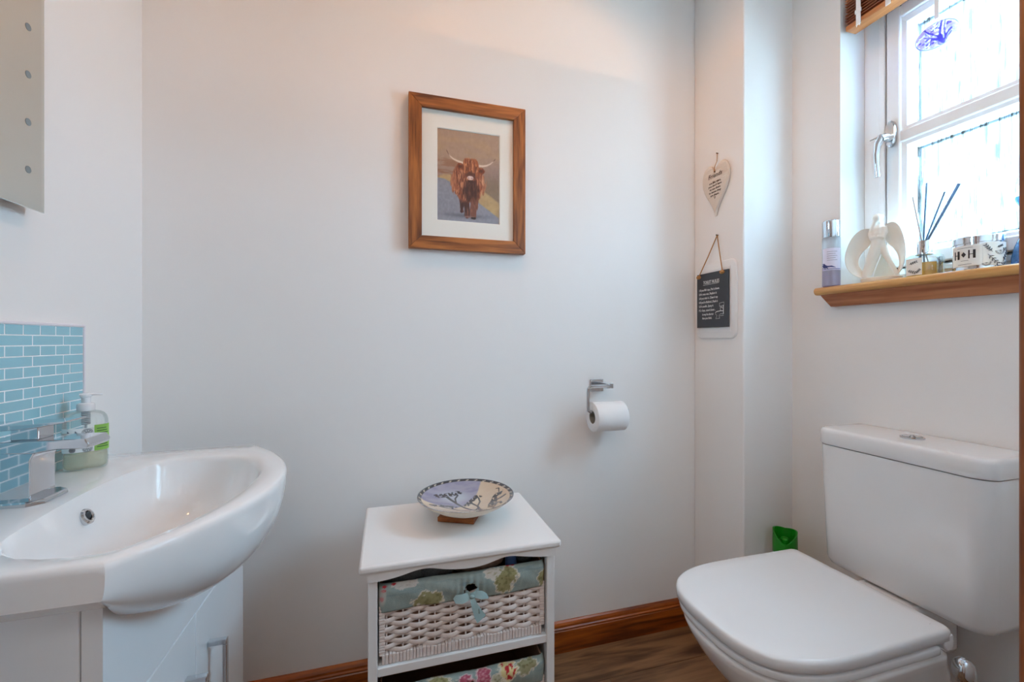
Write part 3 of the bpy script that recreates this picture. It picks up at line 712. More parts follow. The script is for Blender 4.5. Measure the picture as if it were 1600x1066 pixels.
def soap_pt(u, v, d):                                          # u right of centre on the broad face
    p = Vector((SX, SY, 0)) + vr * u + vd * (RY * (1 - min(1, abs(u / RX)) ** 2.8) ** (1 / 2.8) + 0.0011 + d); return (p.x, p.y, BZ + v)
def citrus(mb, cu_, cv, r_):
    for rr_ in (r_, r_ * 0.78):
        mb.tube([soap_pt(cu_ + rr_ * math.cos(t), cv + rr_ * math.sin(t), 0) for t in np.linspace(0, 2 * PI, 19)], 0.0003, 4, False)
    for t in np.linspace(0, 2 * PI, 9)[:-1]:
        mb.tube([soap_pt(cu_ + q * r_ * math.cos(t), cv + q * r_ * math.sin(t), 0) for q in (0.12, 0.75)], 0.0004, 4, False)
pr = MB()
citrus(pr, 0.002, 0.070, 0.0075); citrus(pr, 0.002, 0.041, 0.0065); citrus(pr, -0.018, 0.040, 0.004)
for a_, b_ in ((-0.024, 0.072), (-0.014, 0.0715), (-0.019, 0.060), (-0.016, 0.0645)):
    pr.tube([soap_pt(a_, b_ - 0.003, 0), soap_pt(a_ + 0.001, b_, 0), soap_pt(a_, b_ + 0.003, 0)], [0.0005, 0.0016, 0.0004], 6)
pr.build('label_print', 'print_grey', lb)
pm = MB(); pm.lathe([(0.0125, 0.109), (0.0128, 0.111), (0.0128, 0.120), (0.0118, 0.1225), (0.0085, 0.1235), (0.0075, 0.1235)], (SX, SY, BZ), 24)
pm.build('pump_collar', 'pump_white', sd)
pm = MB(); pm.lathe([(0.0068, 0.122), (0.0068, 0.134), (0.0085, 0.1355), (0.0085, 0.1385), (0.006, 0.1405)], (SX, SY, BZ), 20)
q0 = Vector((SX, SY, BZ + 0.1395)); pm.tube([q0 - vr * 0.009, q0 + vr * 0.002, q0 + vr * 0.014 - Vector((0, 0, 0.0004)), q0 + vr * 0.023 - Vector((0, 0, 0.002))], [0.002, 0.003, 0.0022, 0.0012], 10, flat=2.0)
pm.build('pump_head', 'pump_white', sd)
pm = MB(); pm.tube([(SX, SY, BZ + 0.108), (SX, SY, BZ + 0.012)], 0.002, 8)
for k in range(7): pm.lathe([(0.0058, 0.083 + k * 0.0034), (0.0066, 0.084 + k * 0.0034), (0.0066, 0.0852 + k * 0.0034), (0.0058, 0.0862 + k * 0.0034)], (SX, SY, BZ), 16)
pm.build('dip_tube', 'frosted_plastic', sd)

# ------------------------------------------------------------------ storage unit with two wicker baskets
UX0, UX1, UY0, UY1, UZ = -0.0545, 0.379, 0.900, 1.222, 0.55
su = thing('storage_unit', 'white wooden storage unit with scalloped apron and two wicker basket bays', 'storage unit', (0.16, 1.06, 0))
rn = [(0, -0.013), (0.004, -0.016), (0.02, -0.0165)]
prof = [(UY0 + 0.0075 - 0.0075 * math.cos(a), UZ - 0.0085 + 0.0085 * math.sin(a)) for a in np.linspace(-PI / 2, PI / 2, 9)]
MB().box(UX0, UX1, UY0, UY1, UZ - 0.017, UZ).build('top_board', 'satin_white', su, bevel=0.006, seg=4)
LX0, LX1 = -0.0375, 0.3665; LW = 0.0185; LY0, LY1 = 0.912, 1.212
for x0 in (LX0, LX1 - LW):
    for y0 in (LY0, LY1 - LW):
        MB().box(x0, x0 + LW, y0, y0 + LW, 0, UZ - 0.017).build('leg', 'satin_white', su, bevel=0.0015)
xs = [LX0 - 0.0005, LX0 + LW, 0.020, 0.045, 0.0706, 0.095, 0.1185, 0.1651, 0.195, 0.215, 0.2366, 0.2566, 0.285, 0.320, LX1 - LW, LX1 + 0.0005]
zs = [0.5135, 0.5135, 0.5175, 0.5235, 0.5285, 0.5255, 0.5185, 0.5135, 0.5150, 0.5190, 0.5250, 0.5290, 0.5230, 0.5170, 0.5135, 0.5135]
dx = np.linspace(xs[0], xs[-1], 60); dz = np.interp(dx, xs, zs)
dzs = dz.copy(); dzs[2:-2] = (dz[:-4] + dz[1:-3] + dz[2:-2] + dz[3:-1] + dz[4:]) / 5
MB().prism([(xs[0], UZ - 0.0168)] + list(zip(dx, dzs)) + [(xs[-1], UZ - 0.0168)], LY0 - 0.006, LY0 - 0.0005, lambda u, v, t: (u, t, v)).build('apron', 'satin_white', su, smooth=False)
for z0, z1 in ((0.3145, 0.3325), (0.098, 0.116)):
    MB().box(LX0 + LW, LX1 - LW, LY0 + 0.0015, LY0 + 0.0165, z0, z1).build('rail', 'satin_white', su, bevel=0.0015)
    MB().box(LX0 + 0.008, LX1 - 0.008, LY0 + 0.017, LY1 - 0.004, z1 - 0.010, z1 - 0.001).build('shelf', 'satin_white', su, smooth=False)
for x0 in (LX0 + 0.006, LX1 - 0.012):
    MB().box(x0, x0 + 0.006, LY0 + LW, LY1 - LW, 0.05, UZ - 0.017).build('side_panel', 'satin_white', su, smooth=False)
MB().box(LX0 + LW, LX1 - LW, LY1 - 0.008, LY1 - 0.003, 0.05, UZ - 0.017).build('back_panel', 'satin_white', su, smooth=False)

BX0, BX1, BFY, BBY = -0.0165, 0.3455, 0.9305, 1.192
def basket(z0, label, paint, bowcfg):
    zt, zl = z0 + 0.163, z0 + 0.108                              # rim, lower edge of the lining
    bk = thing('wicker_basket', label, 'basket', (0.16, 1.06, z0), 'wicker baskets in the storage unit')
    # woven front: stakes and weavers
    wv = MB(); ns = 11; pitch = (BX1 - BX0 - 0.030) / (ns - 1)
    rows = 11; rh = (zl + 0.012 - (z0 + 0.021)) / rows
    for r_ in range(rows):
        zc = z0 + 0.021 + (r_ + 0.5) * rh; pts = []
        for x in np.linspace(BX0 + 0.011, BX1 - 0.011, 89):
            ph = (x - BX0 - 0.015) / pitch
            pts.append((x, BFY - 0.0040 + 0.0042 * math.cos(PI * ph + PI * r_) + random.uniform(-.0003, .0003), zc + 0.0009 * math.cos(PI * ph + PI * r_ + 0.9) + 0.0005 * math.sin(3.1 * r_ + x * 30)))
        wv.tube(pts, 0.0050, 8, True, 0.40)
    o = wv.build('weave', 'wicker', bk, angle=80); o['kind'] = 'stuff'
    sk_ = MB()
    for k in range(ns):
        x = BX0 + 0.015 + k * pitch; sk_.tube([(x, BFY - 0.004, z0 + 0.015), (x, BFY - 0.004, zl + 0.02)], 0.0019, 6)
    o = sk_.build('stakes', 'wicker', bk, angle=80); o['kind'] = 'stuff'
    wr = MB()                                                     # wrapped corner posts and bottom border
    for xa, xb in ((BX0, BX0 + 0.0125), (BX1 - 0.0125, BX1)):
        z_ = z0 + 0.018
        while z_ < zl + 0.01:
            h_ = random.uniform(0.0052, 0.0068); wr.box(xa + random.uniform(0, .0006), xb - random.uniform(0, .0006), BFY - 0.0105 + random.uniform(0, .0009), BFY + 0.004, z_ + 0.0003, z_ + h_ - 0.0003); z_ += h_
    x_ = BX0 + 0.006
    while x_ < BX1 - 0.010:
        w_ = random.uniform(0.006, 0.0082); wr.box(x_ + 0.0003, x_ + w_ - 0.0003, BFY - 0.0118 + random.uniform(0, .0012), BFY + 0.004, z0 + random.uniform(0.0005, .0012), z0 + 0.0205 + random.uniform(-.0008, .0012)); x_ += w_
    o = wr.build('border_wrap', 'wicker', bk, bevel=0.0012, seg=2); o['kind'] = 'stuff'
    sh_ = MB(); sh_.box(BX0 + 0.002, BX0 + 0.006, BFY + 0.006, BBY, z0 + 0.004, zt - 0.004); sh_.box(BX1 - 0.006, BX1 - 0.002, BFY + 0.006, BBY, z0 + 0.004, zt - 0.004)
    sh_.box(BX0 + 0.006, BX1 - 0.006, BBY - 0.005, BBY, z0 + 0.004, zt - 0.004); sh_.box(BX0 + 0.006, BX1 - 0.006, BFY + 0.006, BBY - 0.005, z0 + 0.002, z0 + 0.006)
    sh_.box(BX0 + 0.012, BX1 - 0.012, BFY + 0.0035, BFY + 0.006, z0 + 0.006, zt - 0.05)
    sh_.build('basket_wall', 'wicker_inner', bk, smooth=False)
    # lining cloth turned over the front rim, folded round both corners; a cut-out bares the grip hole
    hu, hw, hh = bowcfg
    def pos(U, V):
        u = U; L = BX1 - BX0; e = 0.013
        fold = 1 - np.minimum(1, np.minimum(u, 1 - u) / 0.035); rnd = 1 - np.sqrt(np.clip(1 - fold ** 2, 0, 1))
        x = BX0 - 0.0015 + u * (L + 0.003)
        s_ = V                                                   # 0 lower hem .. 0.8 rim .. 1 inside
        zz = np.where(s_ < 0.8, zl + (zt - zl) * np.sin(np.clip(s_ / 0.8, 0, 1) * PI / 2) ** 0.9, zt - (s_ - 0.8) / 0.2 * 0.03)
        puff = 0.009 * np.sin(np.clip(s_ / 0.8, 0, 1) * PI * 0.78 + 0.35)
        yy = np.where(s_ < 0.8, BFY - 0.0085 - puff + 0.010 * (s_ / 0.8) ** 3, BFY - 0.005 + (s_ - 0.8) / 0.2 * 0.014)
        wr_ = 0.0016 * np.sin(u * 23 + 5 * s_) * np.sin(s_ * 9 + u * 6) + 0.0022 * (fbm(u * 14, s_ * 3, 4) - .5) + 0.003 * np.exp(-((u - .52) / .08) ** 2) * np.sin(u * 160) * (1 - s_)
        zz = zz + 0.0024 * np.sin(u * 7.0) * (1 - s_) - 0.003 * np.exp(-((u - .52) / .05) ** 2) * (1 - s_)
        return x, yy - wr_ + 0.02 * rnd, zz - 0.004 * rnd
    def keep(U, V): return ~(np.hypot((U - hu) / hw, np.minimum(V, 9) / hh) < 1)
    grid('basket_lining', 'floral_cotton', bk, 150, 40, pos, paint, keep, thick=0.0008)
    return bk, zt, zl
def cloth(U, V):
    C = np.zeros(U.shape + (3,)); C[:] = (146, 162, 158); over(C, (166, 178, 172), sstep(.45, .8, fbm(U * 60, V * 4, 3)) * .5); over(C, (112, 138, 144), sstep(.55, .85, fbm(U * 8, V * 12, 7)) * .5)
    return C
def leafcl(C, U, V, u, v, ru, rv, rgb, seed, edge=(214, 206, 190), vein=(108, 104, 66)):
    d = np.hypot((U - u) / ru, (V - v) / rv) + (fbm(U * 40, V * 9, seed) - .5) * 1.0
    over(C, edge, 1 - sstep(.95, 1.02, d)); over(C, rgb, 1 - sstep(.78, .86, d)); over(C, vein, (1 - sstep(.6, .7, d)) * sstep(.5, .7, fbm(U * 70, V * 14, seed + 3)) * .7)
def paint1(U, V):
    V = V / 0.8; C = cloth(U, V)
    leafcl(C, U, V, .28, .12, .085, .26, (150, 146, 104), 11); leafcl(C, U, V, .15, .78, .07, .22, (200, 196, 188), 21, (206, 200, 194), (176, 170, 160))
    leafcl(C, U, V, .74, .46, .075, .52, (152, 148, 104), 31); leafcl(C, U, V, .66, .74, .05, .3, (206, 200, 190), 41, (212, 208, 198), (160, 156, 120))
    leafcl(C, U, V, .98, .22, .035, .22, (156, 152, 108), 51)
    for u, v in ((.085, .86), (.03, .62), (.02, .35), (.035, .8), (.76, .96), (.79, .98)): over(C, (186, 48, 56), 1 - sstep(.8, 1.1, np.hypot((U - u) / .013, (V - v) / .07)))
    over(C, (210, 200, 190), (1 - sstep(.6, 1, np.hypot((U - .02) / .03, (V - .45) / .35))) * .6)
    return C
def paint2(U, V):
    V = V / 0.8; C = cloth(U, V)
    leafcl(C, U, V, .33, .58, .09, .42, (156, 150, 104), 12); leafcl(C, U, V, .87, .66, .075, .34, (150, 146, 110), 22); leafcl(C, U, V, .70, .3, .07, .26, (190, 186, 160), 29)
    for u, v, ru, rv in ((.50, .42, .055, .42), (.60, .60, .055, .42)):
        d = np.hypot((U - u) / ru, (V - v) / rv) + (fbm(U * 30, V * 8, 61) - .5) * .9
        over(C, (222, 196, 196), 1 - sstep(.95, 1.02, d)); over(C, (178, 84, 104), 1 - sstep(.78, .86, d)); over(C, (206, 140, 150), (1 - sstep(.6, .7, d)) * sstep(.45, .65, fbm(U * 60, V * 14, 5)))
    d = np.hypot((U - .755) / .06, (V - .62) / .42) + (fbm(U * 34, V * 8, 71) - .5) * .8
    over(C, (224, 214, 196), 1 - sstep(.95, 1.02, d)); over(C, (222, 206, 150), 1 - sstep(.75, .85, d)); over(C, (188, 46, 50), (1 - sstep(.7, .8, d)) * sstep(.5, .6, vnoise(U * 90, V * 12, 9)))
    return C
b1, zt1, zl1 = basket(0.3330, 'upper white wicker basket, aqua floral lining tied with a bow, towels showing', paint1, (0.525, 0.044, 0.34))
b2, zt2, zl2 = basket(0.1165, 'lower white wicker basket, aqua lining with pink and red flowers', paint2, (0.52, 0.05, 0.42))
def bow(bk, x, z, y):
    mb = MB()
    def strip(pts, wds, nrm=(0, -1, 0)):
        lo = []
        for (px_, py_, pz_), w_, in zip(pts, wds):
            lo.append((px_, py_, pz_, w_))
        loops = []
        for i, (a, b, c, w_) in enumerate(lo):
            p0 = Vector(lo[max(i - 1, 0)][:3]); p1 = Vector(lo[min(i + 1, len(lo) - 1)][:3]); t = (p1 - p0).normalized(); s_ = t.cross(Vector(nrm)).normalized()
            p = Vector((a, b, c)); n_ = Vector(nrm) * 0.0005
            loops.append([p + s_ * w_ + n_, p - s_ * w_ + n_, p - s_ * w_ * .3 - n_ * 3, p + s_ * w_ * .3 - n_ * 3])
        mb.loft(loops)
    strip([(x, y, z), (x - .010, y - .005, z + .001), (x - .022, y - .0065, z - .001), (x - .033, y - .003, z - .001), (x - .037, y + .001, z + .002)], [.0045, .0075, .0090, .0080, .0045], (-.25, -.85, .45))
    strip([(x, y, z), (x + .010, y - .005, z + .003), (x + .020, y - .0065, z + .001), (x + .030, y - .003, z - .005), (x + .037, y, z - .012)], [.0045, .0070, .0080, .0055, .0010], (.3, -.85, .4))
    strip([(x - .001, y - .003, z), (x + .002, y - .008, z - .010), (x + .006, y - .010, z - .022), (x + .012, y - .007, z - .036), (x + .020, y - .008, z - .050)], [.0040, .0060, .0078, .0098, .0120], (.15, -1, .15))
    strip([(x + .002, y - .002, z), (x + .004, y - .005, z - .012), (x + .009, y - .005, z - .026), (x + .012, y - .006, z - .038)], [.0035, .0050, .0060, .0060], (-.5, -.85, 0))
    strip([(x - .012, y + .002, z + .010), (x - .004, y - .004, z + .004), (x + .006, y - .003, z + .005), (x + .015, y + .002, z + .011)], [.0030, .0045, .0045, .0030])
    mb.sphere((x, y - .0055, z), .0052, 10, 7, (1.1, .7, .85))
    return mb.build('bow', 'bow_cloth', bk, angle=35)
bow(b1, 0.1745, zl1 + 0.012, BFY - 0.021)
bow(b2, 0.172, zl2 + 0.010, BFY - 0.021)
# things in the upper basket
t1 = MB()
for k, (x0, x1, z_) in enumerate(((0.00, 0.075, 0.511), (0.066, 0.135, 0.517))):
    t1.tube([(x0, 1.03, z_ - 0.045), (x0 + 0.01, 0.966, z_ - 0.020), (0.5 * (x0 + x1), 0.958, z_ - 0.018), (x1, 0.970, z_ - 0.022), (x1 + 0.006, 1.03, z_ - 0.045)], [0.018, 0.024, 0.026, 0.024, 0.018], 14)
tag(t1.build('grey_towel', 'towel_grey', angle=80, subsurf=1), 'dark grey terry towel bundled in the left of the upper basket', 'towel')
t2 = MB().tube([(0.150, 1.02, 0.470), (0.165, 0.975, 0.492), (0.20, 0.968, 0.497), (0.245, 0.975, 0.499), (0.262, 1.02, 0.472)], [0.014, 0.021, 0.025, 0.024, 0.016], 14)
tag(t2.build('brown_cloth', 'cloth_brown', angle=80, subsurf=1), 'brown crackle-patterned cloth folded in the middle of the upper basket', 'cloth')
tag(MB().lathe([(0.012, 0), (0.014, 0.004), (0.014, 0.10), (0.011, 0.112), (0.0085, 0.115), (0.0085, 0.140), (0.006, 0.142)], (0.283, 0.982, 0.383), 20).build('blue_bottle', 'bottle_blue'), 'small blue bottle standing at the right of the upper basket', 'bottle')
t3 = MB().tube([(0.300, 1.03, 0.46), (0.306, 0.978, 0.488), (0.320, 0.972, 0.490), (0.332, 0.985, 0.486), (0.334, 1.03, 0.46)], [0.010, 0.014, 0.016, 0.014, 0.008], 12)
tag(t3.build('dark_cloth', 'towel_grey', angle=80, subsurf=1), 'dark cloth tucked into the right corner of the upper basket', 'cloth')

# ------------------------------------------------------------------ bowl on its trivet
tv = MB(); cxt, cyt, hs, a0 = 0.183, 1.097, 0.047, math.radians(-27)
cr_ = [(cxt + hs * 1.414 * math.cos(a0 + PI / 4 + k * PI / 2), cyt + hs * 1.414 * math.sin(a0 + PI / 4 + k * PI / 2)) for k in range(4)]
tag(tv.loft([[(x, y, UZ) for x, y in cr_], [(x, y, UZ + 0.012) for x, y in cr_]]).build('wooden_trivet', 'trivet_wood', bevel=0.002), 'small square orange-brown wooden trivet under the painted bowl', 'trivet')
BC = (0.193, 1.084, UZ + 0.012); BR = 0.122
bo = thing('painted_bowl', 'shallow ceramic bowl painted with african trees and a spotted cat', 'bowl', BC)
MB().lathe([(0.001, 0.0), (0.036, 0.0), (0.037, 0.003), (0.055, 0.008), (0.080, 0.019), (0.102, 0.032), (0.117, 0.0435), (0.1215, 0.0475)], BC, 72, caps=False).build('bowl_underside', 'bowl_outer', bo, angle=60)
def bowl_paint(U, V):
    rr_ = U; th = V * 2 * PI; x = rr_ * np.cos(th); y = rr_ * np.sin(th)
    x = x / .92; y = y / .92
    C = np.zeros(U.shape + (3,)); n = fbm(x * 5 + 9, y * 12 + 9, 3); C[:] = (216, 196, 172); over(C, (196, 168, 140), sstep(-.2, .9, x) * .7 + .2 * n)
    bnd = np.interp(x, [-1, -.95, -.62, -.29, -.03, .18, .34, .5, .7], [.12, .02, -.2, -.3, -.1, .16, .4, .78, 1.2])
    sky = sstep(-.03, .05, y - bnd); over(C, (154, 150, 166), sky); over(C, (134, 128, 154), sky * sstep(.4, .8, fbm(x * 3, y * 7, 5)) * .7)
    over(C, (176, 182, 192), sky * (1 - sstep(.3, 1, np.hypot((x + .22) / .5, (y - .35) / .4))) * .8)
    K = (44, 40, 46)
    def line(pts, w_): over(C, K, 1 - sstep(w_ * .7, w_ * 1.3, pdist(x, y * .8, [(a, b * .8) for a, b in pts])))
    def canopy(pts, w_): over(C, K, (1 - sstep(w_ * .5, w_, pdist(x, y, pts))) * sstep(.36, .46, vnoise(x * 26, y * 22, 4)))
    line([(.02, -.52), (-.08, -.28), (-.23, .085), (-.38, .36)], .026); line([(-.21, .09), (-.2, .3), (-.12, .44)], .017); line([(-.21, .1), (-.3, .26), (-.36, .4)], .014)
    canopy([(-.6, .38), (-.42, .44), (-.25, .5), (-.08, .56)], .10)
    line([(-.02, -.62), (-.2, -.52), (-.36, -.38), (-.34, -.22)], .02); line([(-.36, -.38), (-.5, -.3), (-.62, -.22)], .015); canopy([(-.78, -.22), (-.55, -.16), (-.3, -.2)], .085)
    line([(.2, -.62), (.21, -.28), (.12, 0), (.16, .12)], .022); line([(.21, -.28), (.32, -.02), (.33, .2)], .017); canopy([(-.02, -.14), (.1, .05), (.3, .28), (.36, .22)], .08)
    rk = inpoly(x, y, [(-.02, -.48), (.1, -.56), (.2, -.4), (.23, -.62), (.36, -.82), (.2, -.86), (.05, -.68)]) | inpoly(x, y, [(-.68, -.82), (-.45, -.86), (-.2, -.78), (-.28, -.96), (-.5, -1.0)]) | inpoly(x, y, [(0, -.98), (.1, -.88), (.34, -.86), (.3, -1)])
    over(C, K, rk * sstep(.22, .34, vnoise(x * 28, y * 16, 7)))
    cat = inpoly(x, y, [(.36, -.6), (.44, -.34), (.56, -.12), (.64, .06), (.74, .16), (.88, .14), (.93, .2), (.84, .02), (.72, -.02), (.68, -.2), (.6, -.5), (.5, -.7), (.42, -.72)])
    over(C, K, cat * sstep(.2, .3, vnoise(x * 34, y * 24, 11)))
    line([(.66, -.2), (.76, -.18), (.9, -.1)], .022); line([(.62, -.4), (.7, -.44), (.68, -.56)], .024); line([(.46, -.66), (.44, -.84)], .024); line([(.82, .18), (.86, .34), (.8, .36)], .012)
    # rim band with pale chevrons
    rim = sstep(.915, .93, rr_); over(C, (36, 36, 42), rim * (rr_ < .985))
    k = np.mod(th / (2 * PI) * 30 + (rr_ - .95) * 6, 1); over(C, (204, 192, 176), (np.abs(k - .5) < .11) * sstep(.92, .935, rr_) * (1 - sstep(.968, .98, rr_)))
    over(C, (90, 92, 100), sstep(.982, .99, rr_))
    return C
grid('painted_glaze', 'bowl_glaze', bo, 90, 240, lambda U, V: (BC[0] + BR * np.maximum(U, .002) * np.cos(V * 2 * PI), BC[1] + BR * np.maximum(U, .002) * np.sin(V * 2 * PI), BC[2] + 0.0227 + 0.0250 * U ** 1.9), bowl_paint)

# ------------------------------------------------------------------ toilet-roll holder and roll
th_ = thing('toilet_roll_holder', 'square chrome toilet roll holder screwed to the back wall', 'toilet roll holder', (0.665, YB, 0.855))
MB().box(0.6435, 0.6885, YB - 0.008, YB, 0.8335, 0.8735).build('wall_plate', 'chrome', th_, bevel=0.001)
MB().box(0.672, 0.697, YB - 0.060, YB - 0.008, 0.8475, 0.8655).build('arm_block', 'chrome', th_, bevel=0.002)
ry_, rz_ = YB - 0.066, 0.7605
MB().tube([(0.694, ry_ + 0.012, 0.856), (0.672, ry_ + 0.004, 0.8565), (0.622, ry_, 0.857), (0.611, ry_, 0.8555), (0.6055, ry_, 0.849), (0.6045, ry_, 0.84), (0.6045, ry_, 0.790), (0.6055, ry_, 0.782), (0.612, ry_, 0.7775), (0.622, ry_, 0.777), (0.745, ry_, 0.777)], 0.0052, 10).build('rail', 'brushed_chrome', th_)
rl = thing('toilet_roll', 'white toilet roll hanging on the chrome holder', 'toilet roll', (0.68, ry_, rz_))
def roll_loop(r_, x): return [(x, ry_ + r_ * math.cos(2 * PI * k / 48), rz_ + r_ * math.sin(2 * PI * k / 48)) for k in range(48)]
MB().loft([roll_loop(0.0205, 0.6185), roll_loop(0.045, 0.6185), roll_loop(0.0458, 0.6195), roll_loop(0.0458, 0.7225), roll_loop(0.045, 0.7235), roll_loop(0.0205, 0.7235), roll_loop(0.0205, 0.6185)], False, False).build('paper_roll', 'paper', rl, angle=60)
MB().loft([roll_loop(0.0192, 0.6188), roll_loop(0.0204, 0.6188), roll_loop(0.0204, 0.7232), roll_loop(0.0192, 0.7232), roll_loop(0.0192, 0.6188)], False, False).build('card_tube', 'card_tube', rl, angle=60)
tl = MB(); tl.loft([[(0.6195, ry_ + 0.0462 * math.cos(t), rz_ + 0.0462 * math.sin(t)), (0.7225, ry_ + 0.0462 * math.cos(t), rz_ + 0.0462 * math.sin(t)), (0.7225, ry_ + 0.0466 * math.cos(t), rz_ + 0.0466 * math.sin(t)), (0.6195, ry_ + 0.0466 * math.cos(t), rz_ + 0.0466 * math.sin(t))] for t in np.linspace(-0.2, 1.9, 14)]).build('loose_sheet', 'paper', rl, angle=60)

# ------------------------------------------------------------------ heart plaque, chalkboard and hatch on the boxing
FXF = XB
def on_box(y, z, d): return (FXF - d, y, z)
hp_ = thing('heart_plaque', 'cream ribbed ceramic heart plaque with Friends verse hanging by cord', 'plaque', (FXF, 1.177, 1.414))
def heart(t):
    x = 16 * math.sin(t) ** 3; y = 13 * math.cos(t) - 5 * math.cos(2 * t) - 2 * math.cos(3 * t) - math.cos(4 * t)
    return x / 16, y
hpts = []
for t in np.linspace(0, 2 * PI, 60, endpoint=False):
    x, y = heart(t); v = (y + 17) / (12 + 17)                    # 0 at the tip, ~1 at the lobes
    hpts.append((1.1775 - x * 0.0615 * (0.9 + 0.1 * v), 1.414 + v * 0.176))
cyh, czh = 1.1775, 1.515
lo = []
for sc, d in ((0.97, 0.001), (1.0, 0.004), (1.0, 0.008), (0.97, 0.0105), (0.9, 0.0115)):
    lo.append([on_box(cyh + (y - cyh) * sc, czh + (z - czh) * sc, d) for y, z in hpts])
hb = MB().loft(lo).build('heart_body', 'heart_ceramic', hp_, angle=50)
rb = MB()
for k in range(26):                                             # fine ribs across the face
    z = 1.43 + k * 0.0058
    ys_ = []
    for i in range(len(hpts)):
        (ya, za), (yb, zb) = hpts[i], hpts[(i + 1) % len(hpts)]
        if (za - z) * (zb - z) < 0: ys_.append(ya + (yb - ya) * (z - za) / (zb - za))
    if len(ys_) >= 2: rb.tube([on_box(min(ys_) * .94 + .06 * cyh, z, 0.0115), on_box(max(ys_) * .94 + .06 * cyh, z, 0.0115)], 0.0006, 5)
o = rb.build('ribs', 'heart_ceramic', hb); o['kind'] = 'stuff'
onh = lambda u, v, d: on_box(1.175 - u, 1.553 + v, 0.0123 + d)
text_mesh('heading', 'Friends', 0.021, 'ink', hb, lambda u, v, d: onh(u + v * 0.15, v - 0.010, d), 'CENTER')
text_mesh('verse', "are like stars,\nyou don't have\nto see them\nto know they\nare there.\n\u2661", 0.0105, 'ink', hb, lambda u, v, d: onh(u + v * 0.02, v - 0.029, d), 'CENTER', space=0.95)
MB().tube([on_box(1.1775, 1.562, 0.013), on_box(1.1765, 1.575, 0.0135), on_box(1.1735, 1.595, 0.006), on_box(1.1745, 1.6215, 0.004)], 0.0011, 6).build('cord', 'twine', hp_)
MB().tube([on_box(1.1745, 1.6225, 0.0), on_box(1.1745, 1.6225, 0.007)], [0.0012, 0.0018], 8).build('nail', 'nail', hp_)
MB().tube([on_box(1.1775, 1.562, 0.0112), on_box(1.1775, 1.562, 0.0125)], 0.003, 12).build('cord_hole', 'ink', hb)

hatch = thing('access_hatch', 'white rounded plastic access hatch on the boxing behind the chalkboard', 'hatch', (FXF, 1.182, 1.008))
def rrect(y0, y1, z0, z1, r_, n=8):
    P = []
    for (cy_, cz_, a) in ((y1 - r_, z1 - r_, 0), (y0 + r_, z1 - r_, PI / 2), (y0 + r_, z0 + r_, PI), (y1 - r_, z0 + r_, 1.5 * PI)):
        for k in range(n + 1): t = a + PI / 2 * k / n; P.append((cy_ + r_ * math.cos(t), cz_ + r_ * math.sin(t)))
    return P
ro = rrect(1.091, 1.2715, 1.008, 1.262, 0.026)
ins = lambda e: rrect(1.091 + e, 1.2715 - e, 1.008 + e, 1.262 - e, max(0.026 - e, 0.003))
MB().loft([[on_box(y, z, d) for y, z in ins(e)] for e, d in ((0, 0.0), (0, 0.004), (0.0015, 0.006), (0.004, 0.007))]).build('hatch_frame', 'heart_ceramic' if False else 'satin_white', hatch, angle=40)
MB().box(FXF - 0.0082, FXF - 0.006, 1.113, 1.250, 1.030, 1.240).build('hatch_door', 'satin_white', hatch, bevel=0.0008)

cbd = thing('chalkboard_sign', 'dark slate toilet rules sign with white chalk lettering hung on twine', 'sign', (FXF, 1.187, 1.045))
slate = MB().box(FXF - 0.0145, FXF - 0.0095, 1.1150, 1.2580, 1.0455, 1.2295).build('slate', 'chalkboard', cbd, bevel=0.0008)
onb = lambda u, v, d: on_box(1.2580 - u, 1.0455 + v, 0.0147 + d)
text_mesh('heading', 'TOILET RULES', 0.0150, 'chalk', slate, lambda u, v, d: onb(u * 0.78 + 0.031, v + 0.1480, d))
ul = MB(); ul.tube([onb(0.031, 0.1445, 0.0002), onb(0.103, 0.1455, 0.0002)], 0.0005, 5); ul.build('underline', 'chalk', slate)
LN = ["1.If you lift it up...Put it down.", "2.If it runs out...Replace it", "3.If you miss it...Clean it up", "4.If you're finished...Flush it", "5.If it smells...Spray it", "P.S. Guys, stand closer..."]
for k, s_ in enumerate(LN):
    text_mesh('rule_line', s_, 0.0108, 'chalk', slate, lambda u, v, d, k=k: onb(u * 0.74 + 0.010, v + 0.1245 - k * 0.0138, d))
for k, s_ in enumerate(("it may be shorter", "than you think.")):
    text_mesh('rule_line', s_, 0.0108, 'chalk', slate, lambda u, v, d, k=k: onb(u * 0.70 + 0.026, v + 0.0415 - k * 0.0130, d))
dw = MB()                                                       # chalk drawing of a toilet
def chalkline(P, r_=0.0005): dw.tube([onb(u, v, 0.0002) for u, v in P], r_, 4)
chalkline([(0.106, 0.078), (0.125, 0.080), (0.125, 0.070), (0.106, 0.068), (0.106, 0.078)]); chalkline([(0.109, 0.068), (0.110, 0.052)]); chalkline([(0.123, 0.070), (0.123, 0.042)], 0.0012)
chalkline([(0.088, 0.048), (0.092, 0.051), (0.112, 0.053), (0.121, 0.052)], 0.0012); chalkline([(0.088, 0.048), (0.089, 0.042), (0.095, 0.038), (0.089, 0.028), (0.107, 0.0285), (0.104, 0.038), (0.110, 0.043), (0.122, 0.043)])
chalkline([(0.112, 0.064), (0.116, 0.066), (0.118, 0.060)], 0.0009); chalkline([(0.108, 0.0365), (0.124, 0.0375)])
dw.build('toilet_drawing', 'chalk', slate)
NA = (1.1745, 1.3505)
